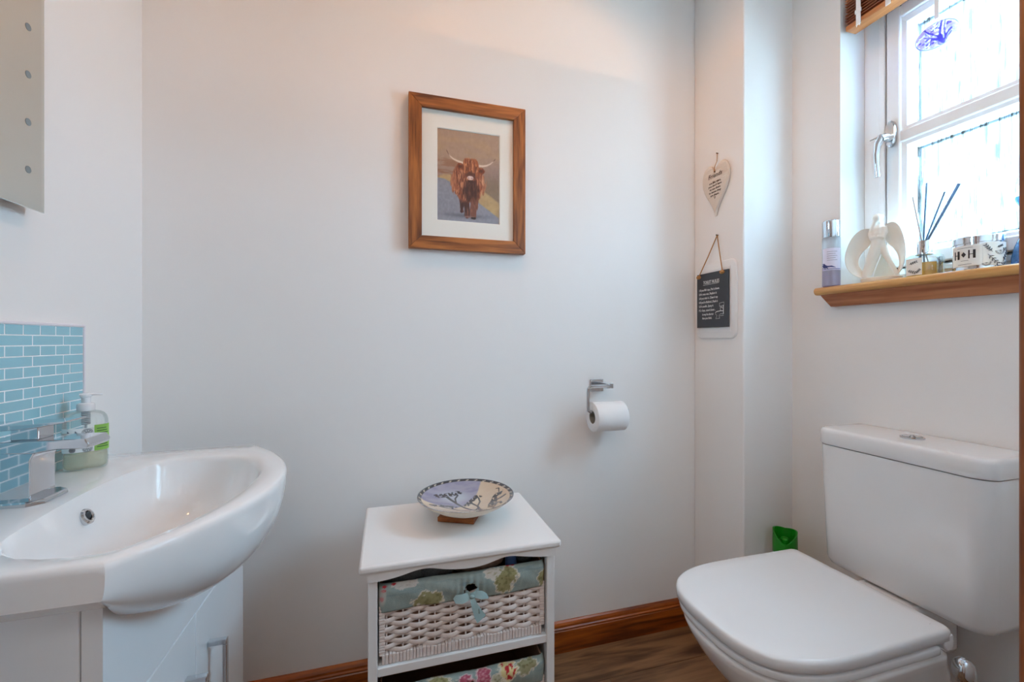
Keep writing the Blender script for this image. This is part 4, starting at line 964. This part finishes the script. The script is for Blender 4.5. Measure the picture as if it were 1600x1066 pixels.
for (ky, kz) in ((1.2455, 1.2195), (1.1380, 1.2230)):
    MB().tube([on_box(NA[0], NA[1], 0.004), on_box(0.5 * (NA[0] + ky), 0.5 * (NA[1] + kz), 0.010), on_box(ky, kz + 0.004, 0.0165)], 0.0017, 8).build('twine', 'twine', cbd)
    kn = MB(); kn.sphere(on_box(ky, kz, 0.0175), 0.0062, 12, 8, (0.8, 1, 0.95)); kn.tube([on_box(ky + 0.006 * math.cos(t), kz + 0.005 * math.sin(t), 0.018 + 0.003 * math.cos(t)) for t in np.linspace(0, 2 * PI, 11)], 0.0018, 6, False)
    kn.build('knot', 'twine', cbd)
MB().tube([on_box(NA[0], NA[1] + 0.0006, 0.0), on_box(NA[0], NA[1] + 0.0006, 0.008)], [0.0013, 0.0022], 8).build('nail', 'nail', cbd)

# ------------------------------------------------------------------ toilet
TYc = 0.7080
to = thing('toilet', 'white close-coupled toilet with square closed lid beside the right wall', 'toilet', (0.95, TYc, 0))
def dshape(xf, xb, hw, z, xm=None, n=3.0, N=72, hb=None, rc=0.012):
    """D outline: superellipse nose at xf, straight back at xb; hb: half width at the back"""
    xm = xm if xm is not None else xf + 0.225; hb = hb or hw; P = []
    for k in range(N):                                         # nose: from +hw round to -hw
        t = PI * k / (N - 1) ; c, s_ = math.cos(t), math.sin(t)
        P.append((xm - (xm - xf) * abs(s_) ** (2 / n), TYc + hw * math.copysign(abs(c) ** (2 / n), c), z))
    for q in np.linspace(0.2, 1, 6)[:-1]: P.append((xm + (xb - rc - xm) * q, TYc - (hw + (hb - hw) * q), z))
    for t in np.linspace(0, PI / 2, 5): P.append((xb - rc + rc * math.sin(t), TYc - hb + rc - rc * math.cos(t), z))
    for y in np.linspace(-hb + rc, hb - rc, 8)[1:-1]: P.append((xb, TYc + y, z))
    for t in np.linspace(PI / 2, 0, 5): P.append((xb - rc + rc * math.sin(t), TYc + hb - rc + rc * math.cos(t), z))
    for q in np.linspace(1, 0.2, 6)[1:]: P.append((xm + (xb - rc - xm) * q, TYc + hw + (hb - hw) * q, z))
    return P
XBk = 1.024
# pan
def pan(xf, xb, hw, z, hb=None, n=2.6, xm=None): return dshape(xf, xb, hw, z, xm, n, hb=hb, rc=0.02)
pl = [pan(0.775, 1.16, 0.098, 0.0, n=2.4), pan(0.772, 1.16, 0.098, 0.05, n=2.4), pan(0.765, 1.155, 0.096, 0.12), pan(0.748, 1.14, 0.098, 0.19), pan(0.712, 1.12, 0.112, 0.25), pan(0.668, 1.09, 0.134, 0.305), pan(0.632, 1.06, 0.153, 0.35, hb=0.150), pan(0.612, 1.035, 0.160, 0.385, hb=0.158), pan(0.606, 1.026, 0.165, 0.400, hb=0.163), pan(0.607, 1.025, 0.1645, 0.4075, hb=0.1625), pan(0.613, 1.020, 0.160, 0.4105, hb=0.157), pan(0.62, 1.01, 0.153, 0.4148, hb=0.15)]
MB().loft(pl).build('pan', 'ceramic', to, angle=60)
pr_ = MB(); pr_.loft([[(x, TYc + y, z) for x, y in ((0.98, -0.065), (1.235, -0.065), (1.235, 0.065), (0.98, 0.065))] for z in (0.30, 0.36, 0.4195)])
pr_.build('pan_shelf', 'ceramic', to, bevel=0.012, seg=3)
# seat ring (closed under the lid) and lid
MB().loft([dshape(0.604 + e, 0.995 - e, 0.1665 - e, z, n=3.0) for e, z in ((0.006, 0.4150), (0.001, 0.4160), (0, 0.4175), (0, 0.4265), (0.001, 0.4290), (0.006, 0.4302), (0.012, 0.4345))]).build('seat', 'gloss_white', to, angle=60)
lid_l = [(0.012, 0.4350), (0.003, 0.4352), (0.0, 0.4375), (0.0, 0.4525), (0.001, 0.4556), (0.003, 0.4580), (0.006, 0.4591), (0.03, 0.4597), (0.08, 0.4603)]
ll = MB(); ll.loft([dshape(0.599 + e, XBk - min(e, 0.02), 0.168 - e, z, n=3.1, hb=0.1655 - min(e, 0.02)) for e, z in lid_l]); ll.build('lid', 'gloss_white', to, angle=60)
hg = MB(); hg.loft([[(x, TYc + y, z) for x, z in ((1.000, 0.4310), (1.002, 0.4240), (1.008, 0.4180), (1.018, 0.4175), (1.024, 0.4240), (1.0255, 0.4360), (1.022, 0.4480), (1.004, 0.4480))] for y in (-0.1655, -0.161, 0.161, 0.1655)])
hg.build('hinge_cover', 'gloss_white', to, bevel=0.002)
# cistern
def rect_round(x0, x1, hy0, hy1, z, r_, n=7):
    P = []
    for (cx_, cy_, a) in ((x1 - 0.004, hy1 - 0.004, 0), (x0 + r_, hy1 - r_, PI / 2), (x0 + r_, hy0 + r_, PI), (x1 - 0.004, hy0 + 0.004, 1.5 * PI)):
        q = 0.004 if cx_ > x1 - 0.01 else r_
        for k in range(n + 1): t = a + PI / 2 * k / n; P.append((cx_ + q * math.cos(t), cy_ + q * math.sin(t), z))
    return P
CYa, CYb, CXf, CXb = 0.5235, 0.8655, 1.089, XR - 0.004
MB().loft([rect_round(CXf + e + t_, CXb, CYa + e + t_, CYb - e - t_, z, 0.034) for e, t_, z in ((0.03, 0.012, 0.4200), (0.012, 0.011, 0.4215), (0.003, 0.009, 0.4290), (0, 0.0075, 0.442), (0, 0.003, 0.60), (0, 0.0, 0.732))]).build('cistern', 'ceramic', to, angle=50)
MB().loft([rect_round(CXf - 0.003 + e, CXb, CYa - 0.003 + e, CYb + 0.003 - e, z, 0.035) for e, z in ((0.004, 0.7340), (0.001, 0.7345), (0.0, 0.7365), (0.0, 0.7640), (0.001, 0.7690), (0.0035, 0.7725), (0.008, 0.7740), (0.018, 0.7743), (0.05, 0.7745))]).build('cistern_lid', 'ceramic', to, angle=50)
fb = MB(); fb.lathe([(0.0225, 0), (0.0225, 0.0025), (0.0205, 0.004), (0.0190, 0.0035)], (1.170, 0.696, 0.7745), 32, caps=True)
bt = fb.build('button_ring', 'chrome', to, angle=40)
for s0, s1 in ((0.62, 2 * PI - 0.62 - 2.3), (2 * PI - 2.2, 2 * PI + 0.5)):
    P = [(0.0185 * math.cos(t), 0.0185 * math.sin(t)) for t in np.linspace(s0, s1, 16)]
    MB().prism(P, 0.7783, 0.7805, lambda u, v, t: (1.170 + u, 0.696 + v, t)).build('flush_button', 'chrome', bt, bevel=0.0008)

# toilet brush beside the pan
br = thing('toilet_brush', 'chrome toilet brush in its holder beside the toilet pan', 'toilet brush', (0.990, 0.512, 0))
BRX, BRY = 0.990, 0.510
MB().lathe([(0.044, 0.0), (0.046, 0.003), (0.046, 0.225), (0.044, 0.23), (0.016, 0.236), (0.012, 0.238)], (BRX, BRY, 0), 32).build('holder', 'brushed_chrome', br)
MB().lathe([(0.0065, 0.234), (0.0065, 0.390), (0.010, 0.394)], (BRX, BRY, 0), 20).build('stem', 'chrome', br)
MB().lathe([(0.0105, 0.390), (0.0155, 0.400), (0.0165, 0.412), (0.0145, 0.423), (0.009, 0.430), (0.001, 0.4325)], (BRX, BRY, 0), 28).build('knob', 'chrome', br)

# green capped spray can in the corner behind the toilet
ac = thing('spray_can', 'white air freshener can with bright green cap behind the toilet', 'spray can', (1.150, 1.010, 0.17))
ACx, ACy, ACz = 1.150, 1.010, 0.170
MB().lathe([(0.029, 0.0), (0.031, 0.003), (0.031, 0.190), (0.030, 0.196)], (ACx, ACy, ACz), 32).build('can_body', 'can_white', ac)
nn = 40; lo = []
vdc = Vector((-ACx, -ACy, 0)).normalized(); vrc = Vector((-vdc.y, vdc.x, 0))
def capz(t):                                                   # scooped top edge: low at the front, ears at the sides
    s_ = math.cos(t); side = abs(math.sin(t)); return 0.262 - 0.030 * max(0, s_) ** 1 * (1 - side * 0.4) - 0.006 * (1 - side)
def capring(r_, fz): 
    L = []
    for k in range(nn):
        t = 2 * PI * k / nn; p = Vector((ACx, ACy, 0)) + vdc * (r_ * math.cos(t)) + vrc * (r_ * math.sin(t)); L.append((p.x, p.y, ACz + (capz(t) if fz is None else fz)))
    return L
MB().loft([capring(0.0325, 0.194), capring(0.0325, 0.215), capring(0.0320, None), capring(0.0285, None), capring(0.026, 0.224), capring(0.002, 0.222)], True, True).build('spray_cap', 'green_plastic', ac, angle=40)
MB().lathe([(0.012, 0.222), (0.012, 0.234), (0.009, 0.238), (0.001, 0.239)], (ACx, ACy, ACz), 20).build('spray_button', 'green_plastic', ac)

# ------------------------------------------------------------------ things on the sill
SZ = 1.155
# lotion bottle
LX_, LY_ = 1.2215, 0.924
lt = thing('lotion_bottle', 'tall clear bottle with silver cap and lilac liquid on the sill end', 'bottle', (LX_, LY_, SZ))
MB().lathe([(0.019, 0.0005), (0.0215, 0.003), (0.0215, 0.139), (0.020, 0.1405)], (LX_, LY_, SZ), 32).build('bottle_body', 'frosted_plastic', lt)
MB().lathe([(0.018, 0.0015), (0.0203, 0.004), (0.0203, 0.048)], (LX_, LY_, SZ), 32).build('lilac_liquid', 'lilac_liquid', lt)
MB().lathe([(0.0205, 0.1405), (0.0213, 0.142), (0.0213, 0.186), (0.0195, 0.1885)], (LX_, LY_, SZ), 32).build('cap', 'tin_silver', lt)
def cyl_fn(cx_, cy_, z0, r_, turn=0.0):
    a0 = math.atan2(-cy_, -cx_) + turn
    return lambda u, v, d: (cx_ + (r_ + d) * math.cos(a0 + u / r_), cy_ + (r_ + d) * math.sin(a0 + u / r_), z0 + v)
def patch(name, m, parent, fn, u0, u1, v0, v1, e=0.0004, n=14):
    mb = MB(); us = np.linspace(u0, u1, n)
    L = [[fn(u, v, d) for u in us] for v, d in ((v0, 0), (v1, 0), (v1, e), (v0, e))]
    mb.loft(L + [L[0]], False, False, closed=False); return mb.build(name, m, parent)
cf = cyl_fn(LX_, LY_, SZ, 0.0217)
ll_ = patch('label', 'label_lilac', lt, cf, -0.024, 0.027, 0.046, 0.108)
fl_ = MB()
for k in range(6):
    t = 2.5 + k * 0.62; fl_.tube([cf(-0.013, 0.060, 0.0008), cf(-0.013 + 0.006 * math.cos(t), 0.060 + 0.006 * math.sin(t), 0.0008), cf(-0.013 + 0.013 * math.cos(t + .2), 0.060 + 0.011 * math.sin(t + .2), 0.0008)], [0.0008, 0.0022, 0.0004], 6)
fl_.tube([cf(-0.012, 0.058, 0.0008), cf(0.001, 0.056, 0.0008), cf(0.010, 0.053, 0.0008)], [0.001, 0.002, 0.0005], 6)
fl_.tube([cf(u, 0.049, 0.0006) for u in np.linspace(-0.022, 0.024, 12)], 0.0008, 5)
fl_.build('label_print', 'print_blue', ll_)
ln = MB()
for k in range(5): ln.tube([cf(u, 0.098 - k * 0.006, 0.0006) for u in np.linspace(-0.010, 0.014 - 0.004 * (k % 2), 8)], 0.0004, 4)
ln.build('label_lines', 'print_grey', ll_)

# angel figurine
AX, AY = 1.272, 0.838
an = thing('angel_figurine', 'white bisque angel figurine with folded rounded wings on the sill', 'figurine', (AX, AY, SZ))
tA = math.radians(16); wd = Vector((math.sin(tA), -math.cos(tA), 0)); nd = Vector((-math.cos(tA), -math.sin(tA), 0)); K = 0.000250
def ap_(x, y, d): p = Vector((AX, AY, SZ)) + wd * ((x - 630) * K) + nd * d + Vector((0, 0, (798 - y) * K)); return p
def resample(P, n):
    P = np.array(P, float); s_ = np.concatenate([[0], np.cumsum(np.hypot(*np.diff(P, axis=0).T))]); t = np.linspace(0, s_[-1], n)
    Q = np.stack([np.interp(t, s_, P[:, 0]), np.interp(t, s_, P[:, 1])], -1)
    for _ in range(3): Q[1:-1] = (Q[:-2] + 2 * Q[1:-1] + Q[2:]) / 4
    return Q
def wing(outl, inl, name):
    n, m_ = 30, 8; A = resample(outl, n); B = resample(inl, n); fr, bk_ = [], []
    for i in range(n):
        rf, rb_ = [], []
        for j in range(m_ + 1):
            q = j / m_; x = A[i, 0] * (1 - q) + B[i, 0] * q; y = A[i, 1] * (1 - q) + B[i, 1] * q
            tip = math.sin(PI * min(max(i / (n - 1), 0.02), 0.98)) ** 0.4
            cup = 0.020 * (1 - q) ** 1.5 * tip - 0.012 * q * (1 - q) * 2; th2 = 0.0035 + 0.002 * math.sin(PI * q)
            rf.append(ap_(x, y, cup + th2)); rb_.append(ap_(x, y, cup - th2 * 0.6))
        fr.append(rf); bk_.append(rb_)
    mb = MB(); mb.loft([f_ + list(reversed(b_)) for f_, b_ in zip(fr, bk_)]); return mb.build(name, 'bisque', an, angle=180, subsurf=1)
wing([(612, 215), (560, 178), (520, 182), (460, 225), (410, 305), (376, 405), (362, 500), (375, 590), (415, 668), (490, 725), (600, 752)], [(600, 260), (590, 330), (580, 375), (525, 418), (480, 478), (466, 540), (480, 600), (510, 645), (550, 685), (590, 715), (640, 742)], 'wing')
wing([(700, 195), (735, 158), (785, 150), (832, 200), (868, 300), (890, 420), (891, 545), (872, 650), (836, 718), (770, 748), (700, 752)], [(690, 240), (692, 300), (702, 350), (722, 392), (765, 432), (800, 500), (816, 575), (815, 640), (800, 690), (760, 722), (700, 742)], 'wing')
bdy = MB()
bdy.sphere(ap_(648, 98, 0.012), 0.0098, 18, 12, (1, 1, 1.15)); bdy.sphere(ap_(622, 92, 0.006), 0.0062, 14, 10); bdy.sphere(ap_(668, 84, 0.004), 0.0075, 14, 10, (1, 1, .8))
bdy.tube([ap_(655, 125, 0.006), ap_(652, 165, 0.004), ap_(650, 215, 0.004), ap_(650, 270, 0.005), ap_(648, 330, 0.005), ap_(640, 385, 0.006), ap_(615, 480, 0.008), ap_(588, 580, 0.010), ap_(566, 670, 0.012), ap_(556, 735, 0.012)], [0.0060, 0.0085, 0.0150, 0.0165, 0.0145, 0.0140, 0.0135, 0.0125, 0.0115, 0.0105], 18)
bdy.tube([ap_(655, 360, 0.004), ap_(685, 420, 0.004), ap_(715, 500, 0.005), ap_(752, 590, 0.006), ap_(790, 680, 0.006), ap_(812, 738, 0.006)], [0.012, 0.0095, 0.0075, 0.006, 0.005, 0.005], 14)
bdy.tube([ap_(605, 205, 0.006), ap_(592, 262, 0.010), ap_(606, 312, 0.015), ap_(645, 300, 0.018)], [0.008, 0.0075, 0.0065, 0.005], 12)
bdy.tube([ap_(695, 205, 0.006), ap_(708, 265, 0.010), ap_(695, 318, 0.015), ap_(655, 300, 0.018)], [0.008, 0.0075, 0.0065, 0.005], 12)
bdy.tube([ap_(640, 110, 0.012), ap_(610, 200, 0.012), ap_(592, 290, 0.012)], [0.006, 0.006, 0.003], 10)
bo_ = bdy.build('body', 'bisque', an, angle=180)
rm = bo_.modifiers.new('remesh', 'REMESH'); rm.mode = 'VOXEL'; rm.voxel_size = 0.0013; rm.use_smooth_shade = True
sm_ = bo_.modifiers.new('smooth', 'SMOOTH'); sm_.iterations = 6; sm_.factor = 0.5
sk2 = MB()                                                      # hollow skirt behind the parted legs
L1 = resample([(690, 400), (660, 500), (620, 620), (588, 742)], 14); L2 = resample([(694, 400), (730, 510), (778, 630), (812, 742)], 14)
sk2.loft([[ap_(a[0] * (1 - q) + b[0] * q, a[1], -0.004 - 0.012 * math.sin(PI * q)) for q in np.linspace(0, 1, 9)] + [ap_(a[0] * (1 - q) + b[0] * q, a[1], -0.007 - 0.012 * math.sin(PI * q)) for q in np.linspace(1, 0, 9)] for a, b in zip(L1, L2)])
sk2.build('skirt', 'bisque', an, angle=60)
MB().loft([[tuple(Vector((AX, AY, SZ + z)) + wd * ((670 - 630) * K + a_ * math.cos(t)) + nd * (0.004 + b_ * math.sin(t))) for t in np.linspace(0, 2 * PI, 40, endpoint=False)] for z, a_, b_ in ((0.0, 0.040, 0.026), (0.001, 0.041, 0.027), (0.011, 0.043, 0.028), (0.014, 0.0445, 0.028), (0.016, 0.043, 0.026))]).build('base', 'bisque', an, angle=40)

# reed diffuser
RDX, RDY = 1.275, 0.733
rd = thing('reed_diffuser', 'round glass reed diffuser with chrome collar and blue reeds on the sill', 'diffuser', (RDX, RDY, SZ))
MB().lathe([(0.033, 0.0005), (0.0355, 0.004), (0.036, 0.046), (0.0345, 0.053), (0.028, 0.0575), (0.017, 0.0585)], (RDX, RDY, SZ), 36, caps=False).build('glass_jar', 'diffuser_glass', rd, angle=50)
MB().lathe([(0.030, 0.003), (0.033, 0.006), (0.033, 0.036), (0.001, 0.036)], (RDX, RDY, SZ), 32).build('amber_oil', 'amber_liquid', rd)
MB().lathe([(0.0165, 0.058), (0.0165, 0.0595), (0.0150, 0.061), (0.0150, 0.090), (0.0135, 0.092), (0.006, 0.0915), (0.006, 0.080)], (RDX, RDY, SZ), 32, caps=False).build('collar', 'chrome', rd, angle=40)
for k, (y, z, xx, thin) in enumerate(((0.7535, 1.362, 1.268, 1), (0.7265, 1.388, 1.272, 0), (0.6950, 1.357, 1.280, 0), (0.6675, 1.367, 1.276, 0), (0.6625, 1.364, 1.272, 0))):
    o = MB().tube([(RDX - (xx - RDX) * 2, RDY + (RDY - y) * 0.42, SZ + 0.008), (RDX, RDY - 0.002 * (k - 2), SZ + 0.085), (xx, y, z)], 0.0018 if not thin else 0.0014, 6).build('reed', 'reed_pale' if thin else 'reed', rd)
cf = cyl_fn(RDX, RDY, SZ, 0.0364)
l2 = patch('label', 'label_white', rd, cf, -0.040, -0.004, 0.006, 0.047)
def sprig(mb, fn, u, v, s_, t):
    mb.tube([fn(u - s_ * math.cos(t), v - s_ * math.sin(t), 0.0008), fn(u, v, 0.0008), fn(u + s_ * math.cos(t), v + s_ * math.sin(t), 0.0008)], 0.0004, 4)
    for q in (-0.6, -0.1, 0.4, 0.9):
        for sg in (-1, 1):
            b0 = (u + q * s_ * math.cos(t), v + q * s_ * math.sin(t)); a1 = t + sg * 0.8
            mb.tube([fn(*b0, 0.0008), fn(b0[0] + .3 * s_ * math.cos(a1), b0[1] + .3 * s_ * math.sin(a1), 0.0009), fn(b0[0] + .55 * s_ * math.cos(a1), b0[1] + .55 * s_ * math.sin(a1), 0.0008)], [0.0003, 0.0011, 0.0002], 5)
pr = MB(); sprig(pr, cf, -0.022, 0.036, 0.008, 0.3); sprig(pr, cf, -0.026, 0.016, 0.009, -0.4); sprig(pr, cf, -0.012, 0.014, 0.006, 0.9); pr.build('label_print', 'print_grey', l2)
l3 = patch('side_print', 'diffuser_glass', rd, cf, 0.022, 0.040, 0.008, 0.048); pr = MB(); sprig(pr, cf, 0.029, 0.034, 0.009, 1.9); pr.build('sprig_print', 'print_grey', l3)

# candle tin
CTX, CTY, CR = 1.2675, 0.6285, 0.0415
ct = thing('candle_tin', 'round silver candle tin with H diamond H label and botanical print', 'candle tin', (CTX, CTY, SZ))
MB().lathe([(CR - 0.002, 0.0005), (CR, 0.002), (CR, 0.004), (CR - 0.001, 0.006), (CR - 0.001, 0.060)], (CTX, CTY, SZ), 48).build('tin_body', 'tin_silver', ct, angle=40)
MB().lathe([(CR + 0.0006, 0.060), (CR + 0.0012, 0.0605), (CR + 0.0012, 0.0735), (CR - 0.001, 0.0755), (CR - 0.004, 0.0745), (0.001, 0.0745)], (CTX, CTY, SZ), 48).build('tin_lid', 'tin_silver', ct, angle=40)
cf = cyl_fn(CTX, CTY, SZ, CR - 0.0008)
l4 = patch('label', 'label_white', ct, cf, -0.052, 0.006, 0.010, 0.056, n=24)
l5 = patch('botanical_band', 'label_white', ct, cf, 0.0063, 0.058, 0.008, 0.058, n=20)
cfo = lambda u, v, d: cf(u, v, 0.0006 + d)
hs_ = MB()                                                      # slab letters H, diamond, H
def slab(u0, u1, v0, v1): hs_.loft([[cfo(a_, b_, 0.0001) for a_, b_ in ((u0, v0), (u1, v0), (u1, v1), (u0, v1))], [cfo(a_, b_, 0.0005) for a_, b_ in ((u0, v0), (u1, v0), (u1, v1), (u0, v1))]])
for u in (-0.0420, -0.0150):
    slab(u, u + 0.0022, 0.0265, 0.0450); slab(u + 0.0022, u + 0.0072, 0.0352, 0.0364); slab(u + 0.0072, u + 0.0112, 0.0265, 0.0450)
hs_.loft([[cfo(-0.0229 + a_, 0.0358 + b_, d) for a_, b_ in ((-0.0042, 0), (0, -0.0058), (0.0042, 0), (0, 0.0058))] for d in (0.0001, 0.0005)])
hs_.build('lettering', 'black_print', l4, smooth=False)
sm2 = MB()
for v, u0, u1 in ((0.0505, -0.036, -0.008), (0.0225, -0.028, -0.015), (0.0145, -0.034, -0.010)): sm2.tube([cfo(u, v, 0) for u in np.linspace(u0, u1, 10)], 0.0004, 4)
sm2.build('small_print', 'print_grey', l4)
pr = MB(); sprig(pr, cfo, 0.016, 0.044, 0.009, 2.2); sprig(pr, cfo, 0.022, 0.022, 0.013, -0.9); sprig(pr, cfo, 0.048, 0.026, 0.012, 1.0); sprig(pr, cfo, 0.034, 0.048, 0.006, 0.4)
for u, v, r_ in ((0.036, 0.040, 0.010), (0.012, 0.014, 0.007), (0.050, 0.046, 0.007), (0.044, 0.014, 0.006)):
    for q in (1, .8): pr.tube([cfo(u + q * r_ * math.cos(t), v + q * r_ * math.sin(t) * .9, 0) for t in np.linspace(3.3, 6.6, 14)], 0.0004, 4, False)
    for t in np.linspace(3.5, 6.2, 5): pr.tube([cfo(u, v, 0), cfo(u + .75 * r_ * math.cos(t), v + .7 * r_ * math.sin(t), 0)], 0.0003, 4, False)
pr.build('botanical_print', 'print_grey', l5)
# blue glass bud vase at the far end of the sill
tag(MB().lathe([(0.018, 0.0005), (0.021, 0.003), (0.022, 0.02), (0.017, 0.045), (0.0065, 0.075), (0.006, 0.110), (0.009, 0.130), (0.015, 0.140), (0.0165, 0.150), (0.0145, 0.1495), (0.007, 0.132)], (1.292, 0.5640, SZ), 28, caps=False).build('bud_vase', 'vase_glass', angle=60), 'small blue glass bud vase with flared lip beside the candle tin', 'vase')

# ------------------------------------------------------------------ blind and hanging glass
bl = thing('wooden_blind', 'raised venetian blind of stacked brown wooden slats above the window', 'blind', (1.268, 0.61, 1.875))
BL0, BL1 = 0.312, 0.905
MB().box(1.2495, 1.2885, BL0, BL1, 1.8775, 1.8925).build('bottom_rail', 'blind_rail_wood', bl, bevel=0.003)
for k in range(9):
    z = 1.8975 + k * 0.0082; e = random.uniform(-0.0012, 0.0012)
    MB().box(1.2490 + e, 1.2890 + e, BL0 + e, BL1 + e * 2, z, z + 0.0032).build('slat', 'blind_wood' if k < 8 else 'blind_rail_wood', bl, bevel=0.001, seg=1)
MB().box(1.2520, 1.2860, BL0, BL1, 1.972, 1.9995).build('headrail', 'blind_rail_wood', bl, bevel=0.002)
for yy in (0.868, 0.795, 0.40):
    c_ = MB(); c_.box(1.2455, 1.2478, yy - 0.006, yy + 0.006, 1.872, 1.972); c_.box(1.2440, 1.2480, yy - 0.008, yy + 0.008, 1.905, 1.916)
    c_.build('ladder_tape', 'ladder_clip', bl, bevel=0.0008)
for yy in (0.872, 0.864): MB().tube([(1.2462, yy, 1.972), (1.2462, yy, 1.868)], 0.0008, 6).build('lift_cord', 'ladder_clip', bl)
gx, gy, gz = 1.300, 0.722, 1.7545
go = thing('glass_ornament', 'clear blown glass disc with blue violet streaks hanging on white ribbon', 'ornament', (gx, gy, gz))
gd = Vector((-gx, -gy, 0)).normalized(); gr_ = Vector((-gd.y, gd.x, 0))
ta = math.radians(22)
def opos(U, V):
    th = U * 2 * PI; ph = (V - .5) * PI
    a = np.cos(ph) * np.cos(th) * 0.0400; b = np.cos(ph) * np.sin(th) * 0.0310; d = np.sin(ph) * 0.011
    u = a * math.cos(ta) - b * math.sin(ta); v = a * math.sin(ta) + b * math.cos(ta)
    return gx + gr_.x * u + gd.x * d, gy + gr_.y * u + gd.y * d, gz + v
def opaint(U, V):
    th = U * 2 * PI; ph = (V - .5) * PI; x = np.cos(ph) * np.cos(th); y = np.cos(ph) * np.sin(th); r_ = np.hypot(x, y)
    C = np.zeros(U.shape + (4,)); C[..., :3] = (226, 226, 252); C[..., 3] = 26
    def put(rgb, a):
        a = np.clip(a, 0, 1); over(C, rgb, a); C[..., 3] = np.maximum(C[..., 3], np.where(a > .25, 255, a * 255))
    wob = .05 * (fbm(x * 7 + 9, y * 7 + 9, 2) - .5)
    put((100, 120, 220), sstep(.955, .985, r_) * .9)
    put((214, 204, 255), sstep(.46, .6, fbm(x * 6 + 20, y * 6 + 20, 7)) * (r_ < .95))
    for pts, w_ in (([(.05, -.85), (-.05, -.3), (-.3, .4), (-.35, .8)], .03), ([(.05, -.85), (.08, -.2), (.35, .5), (.5, .8)], .03), ([(.05, -.85), (.3, -.5), (.6, -.25)], .04), ([(.2, -.6), (.4, .2), (.62, .7)], .02), ([(.05, -.9), (-.1, -.55), (-.28, -.3)], .05), ([(-.5, -.6), (-.3, -.2), (-.55, .2)], .02), ([(-.2, .7), (.1, .55), (.3, .75)], .02), ([(-.2, .3), (.1, .4), (.2, .2)], .025)):
        put((84, 76, 214), 1 - sstep(w_, w_ * 1.8, pdist(x + wob, y + wob, pts)))
    put((70, 64, 206), (1 - sstep(.08, .17, np.hypot(x - .02, (y + .42) * .6))) * .9)
    for a, b in ((-.72, -.2), (-.6, -.42), (-.8, .0), (-.5, -.1), (.62, .32), (.7, .2), (.55, .2), (-.35, -.55)): put((104, 90, 222), 1 - sstep(.05, .09, np.hypot(x - a, y - b)))
    return C
grid('glass_disc', 'blown_glass', go, 120, 60, opos, opaint)
MB().box(gx - 0.0006, gx + 0.0006, gy - 0.0045, gy + 0.0045, gz + 0.040, WZ1).build('ribbon', 'ribbon_white', go, smooth=False)
MB().tube([(gx, gy, gz + 0.027), (gx, gy + 0.003, gz + 0.036), (gx, gy, gz + 0.044), (gx, gy - 0.003, gz + 0.036), (gx, gy, gz + 0.027)], 0.0012, 6).build('hanging_loop', 'frosted_plastic', go)

# ------------------------------------------------------------------ ceiling downlights (above the frame)
for (dx_, dy_), lab in zip(DOWNLIGHTS, ('white recessed ceiling downlight above the framed picture', 'white recessed ceiling downlight nearer the basin')):
    dl = thing('ceiling_downlight', lab, 'downlight', (dx_, dy_, HC), 'ceiling downlights')
    MB().lathe([(0.030, -0.004), (0.042, -0.004), (0.045, -0.001), (0.045, 0)], (dx_, dy_, HC), 32, caps=False).build('bezel', 'lamp_bezel', dl)
    MB().lathe([(0.001, -0.002), (0.030, -0.002)], (dx_, dy_, HC), 24, caps=False).build('lens', 'lamp_lens', dl)
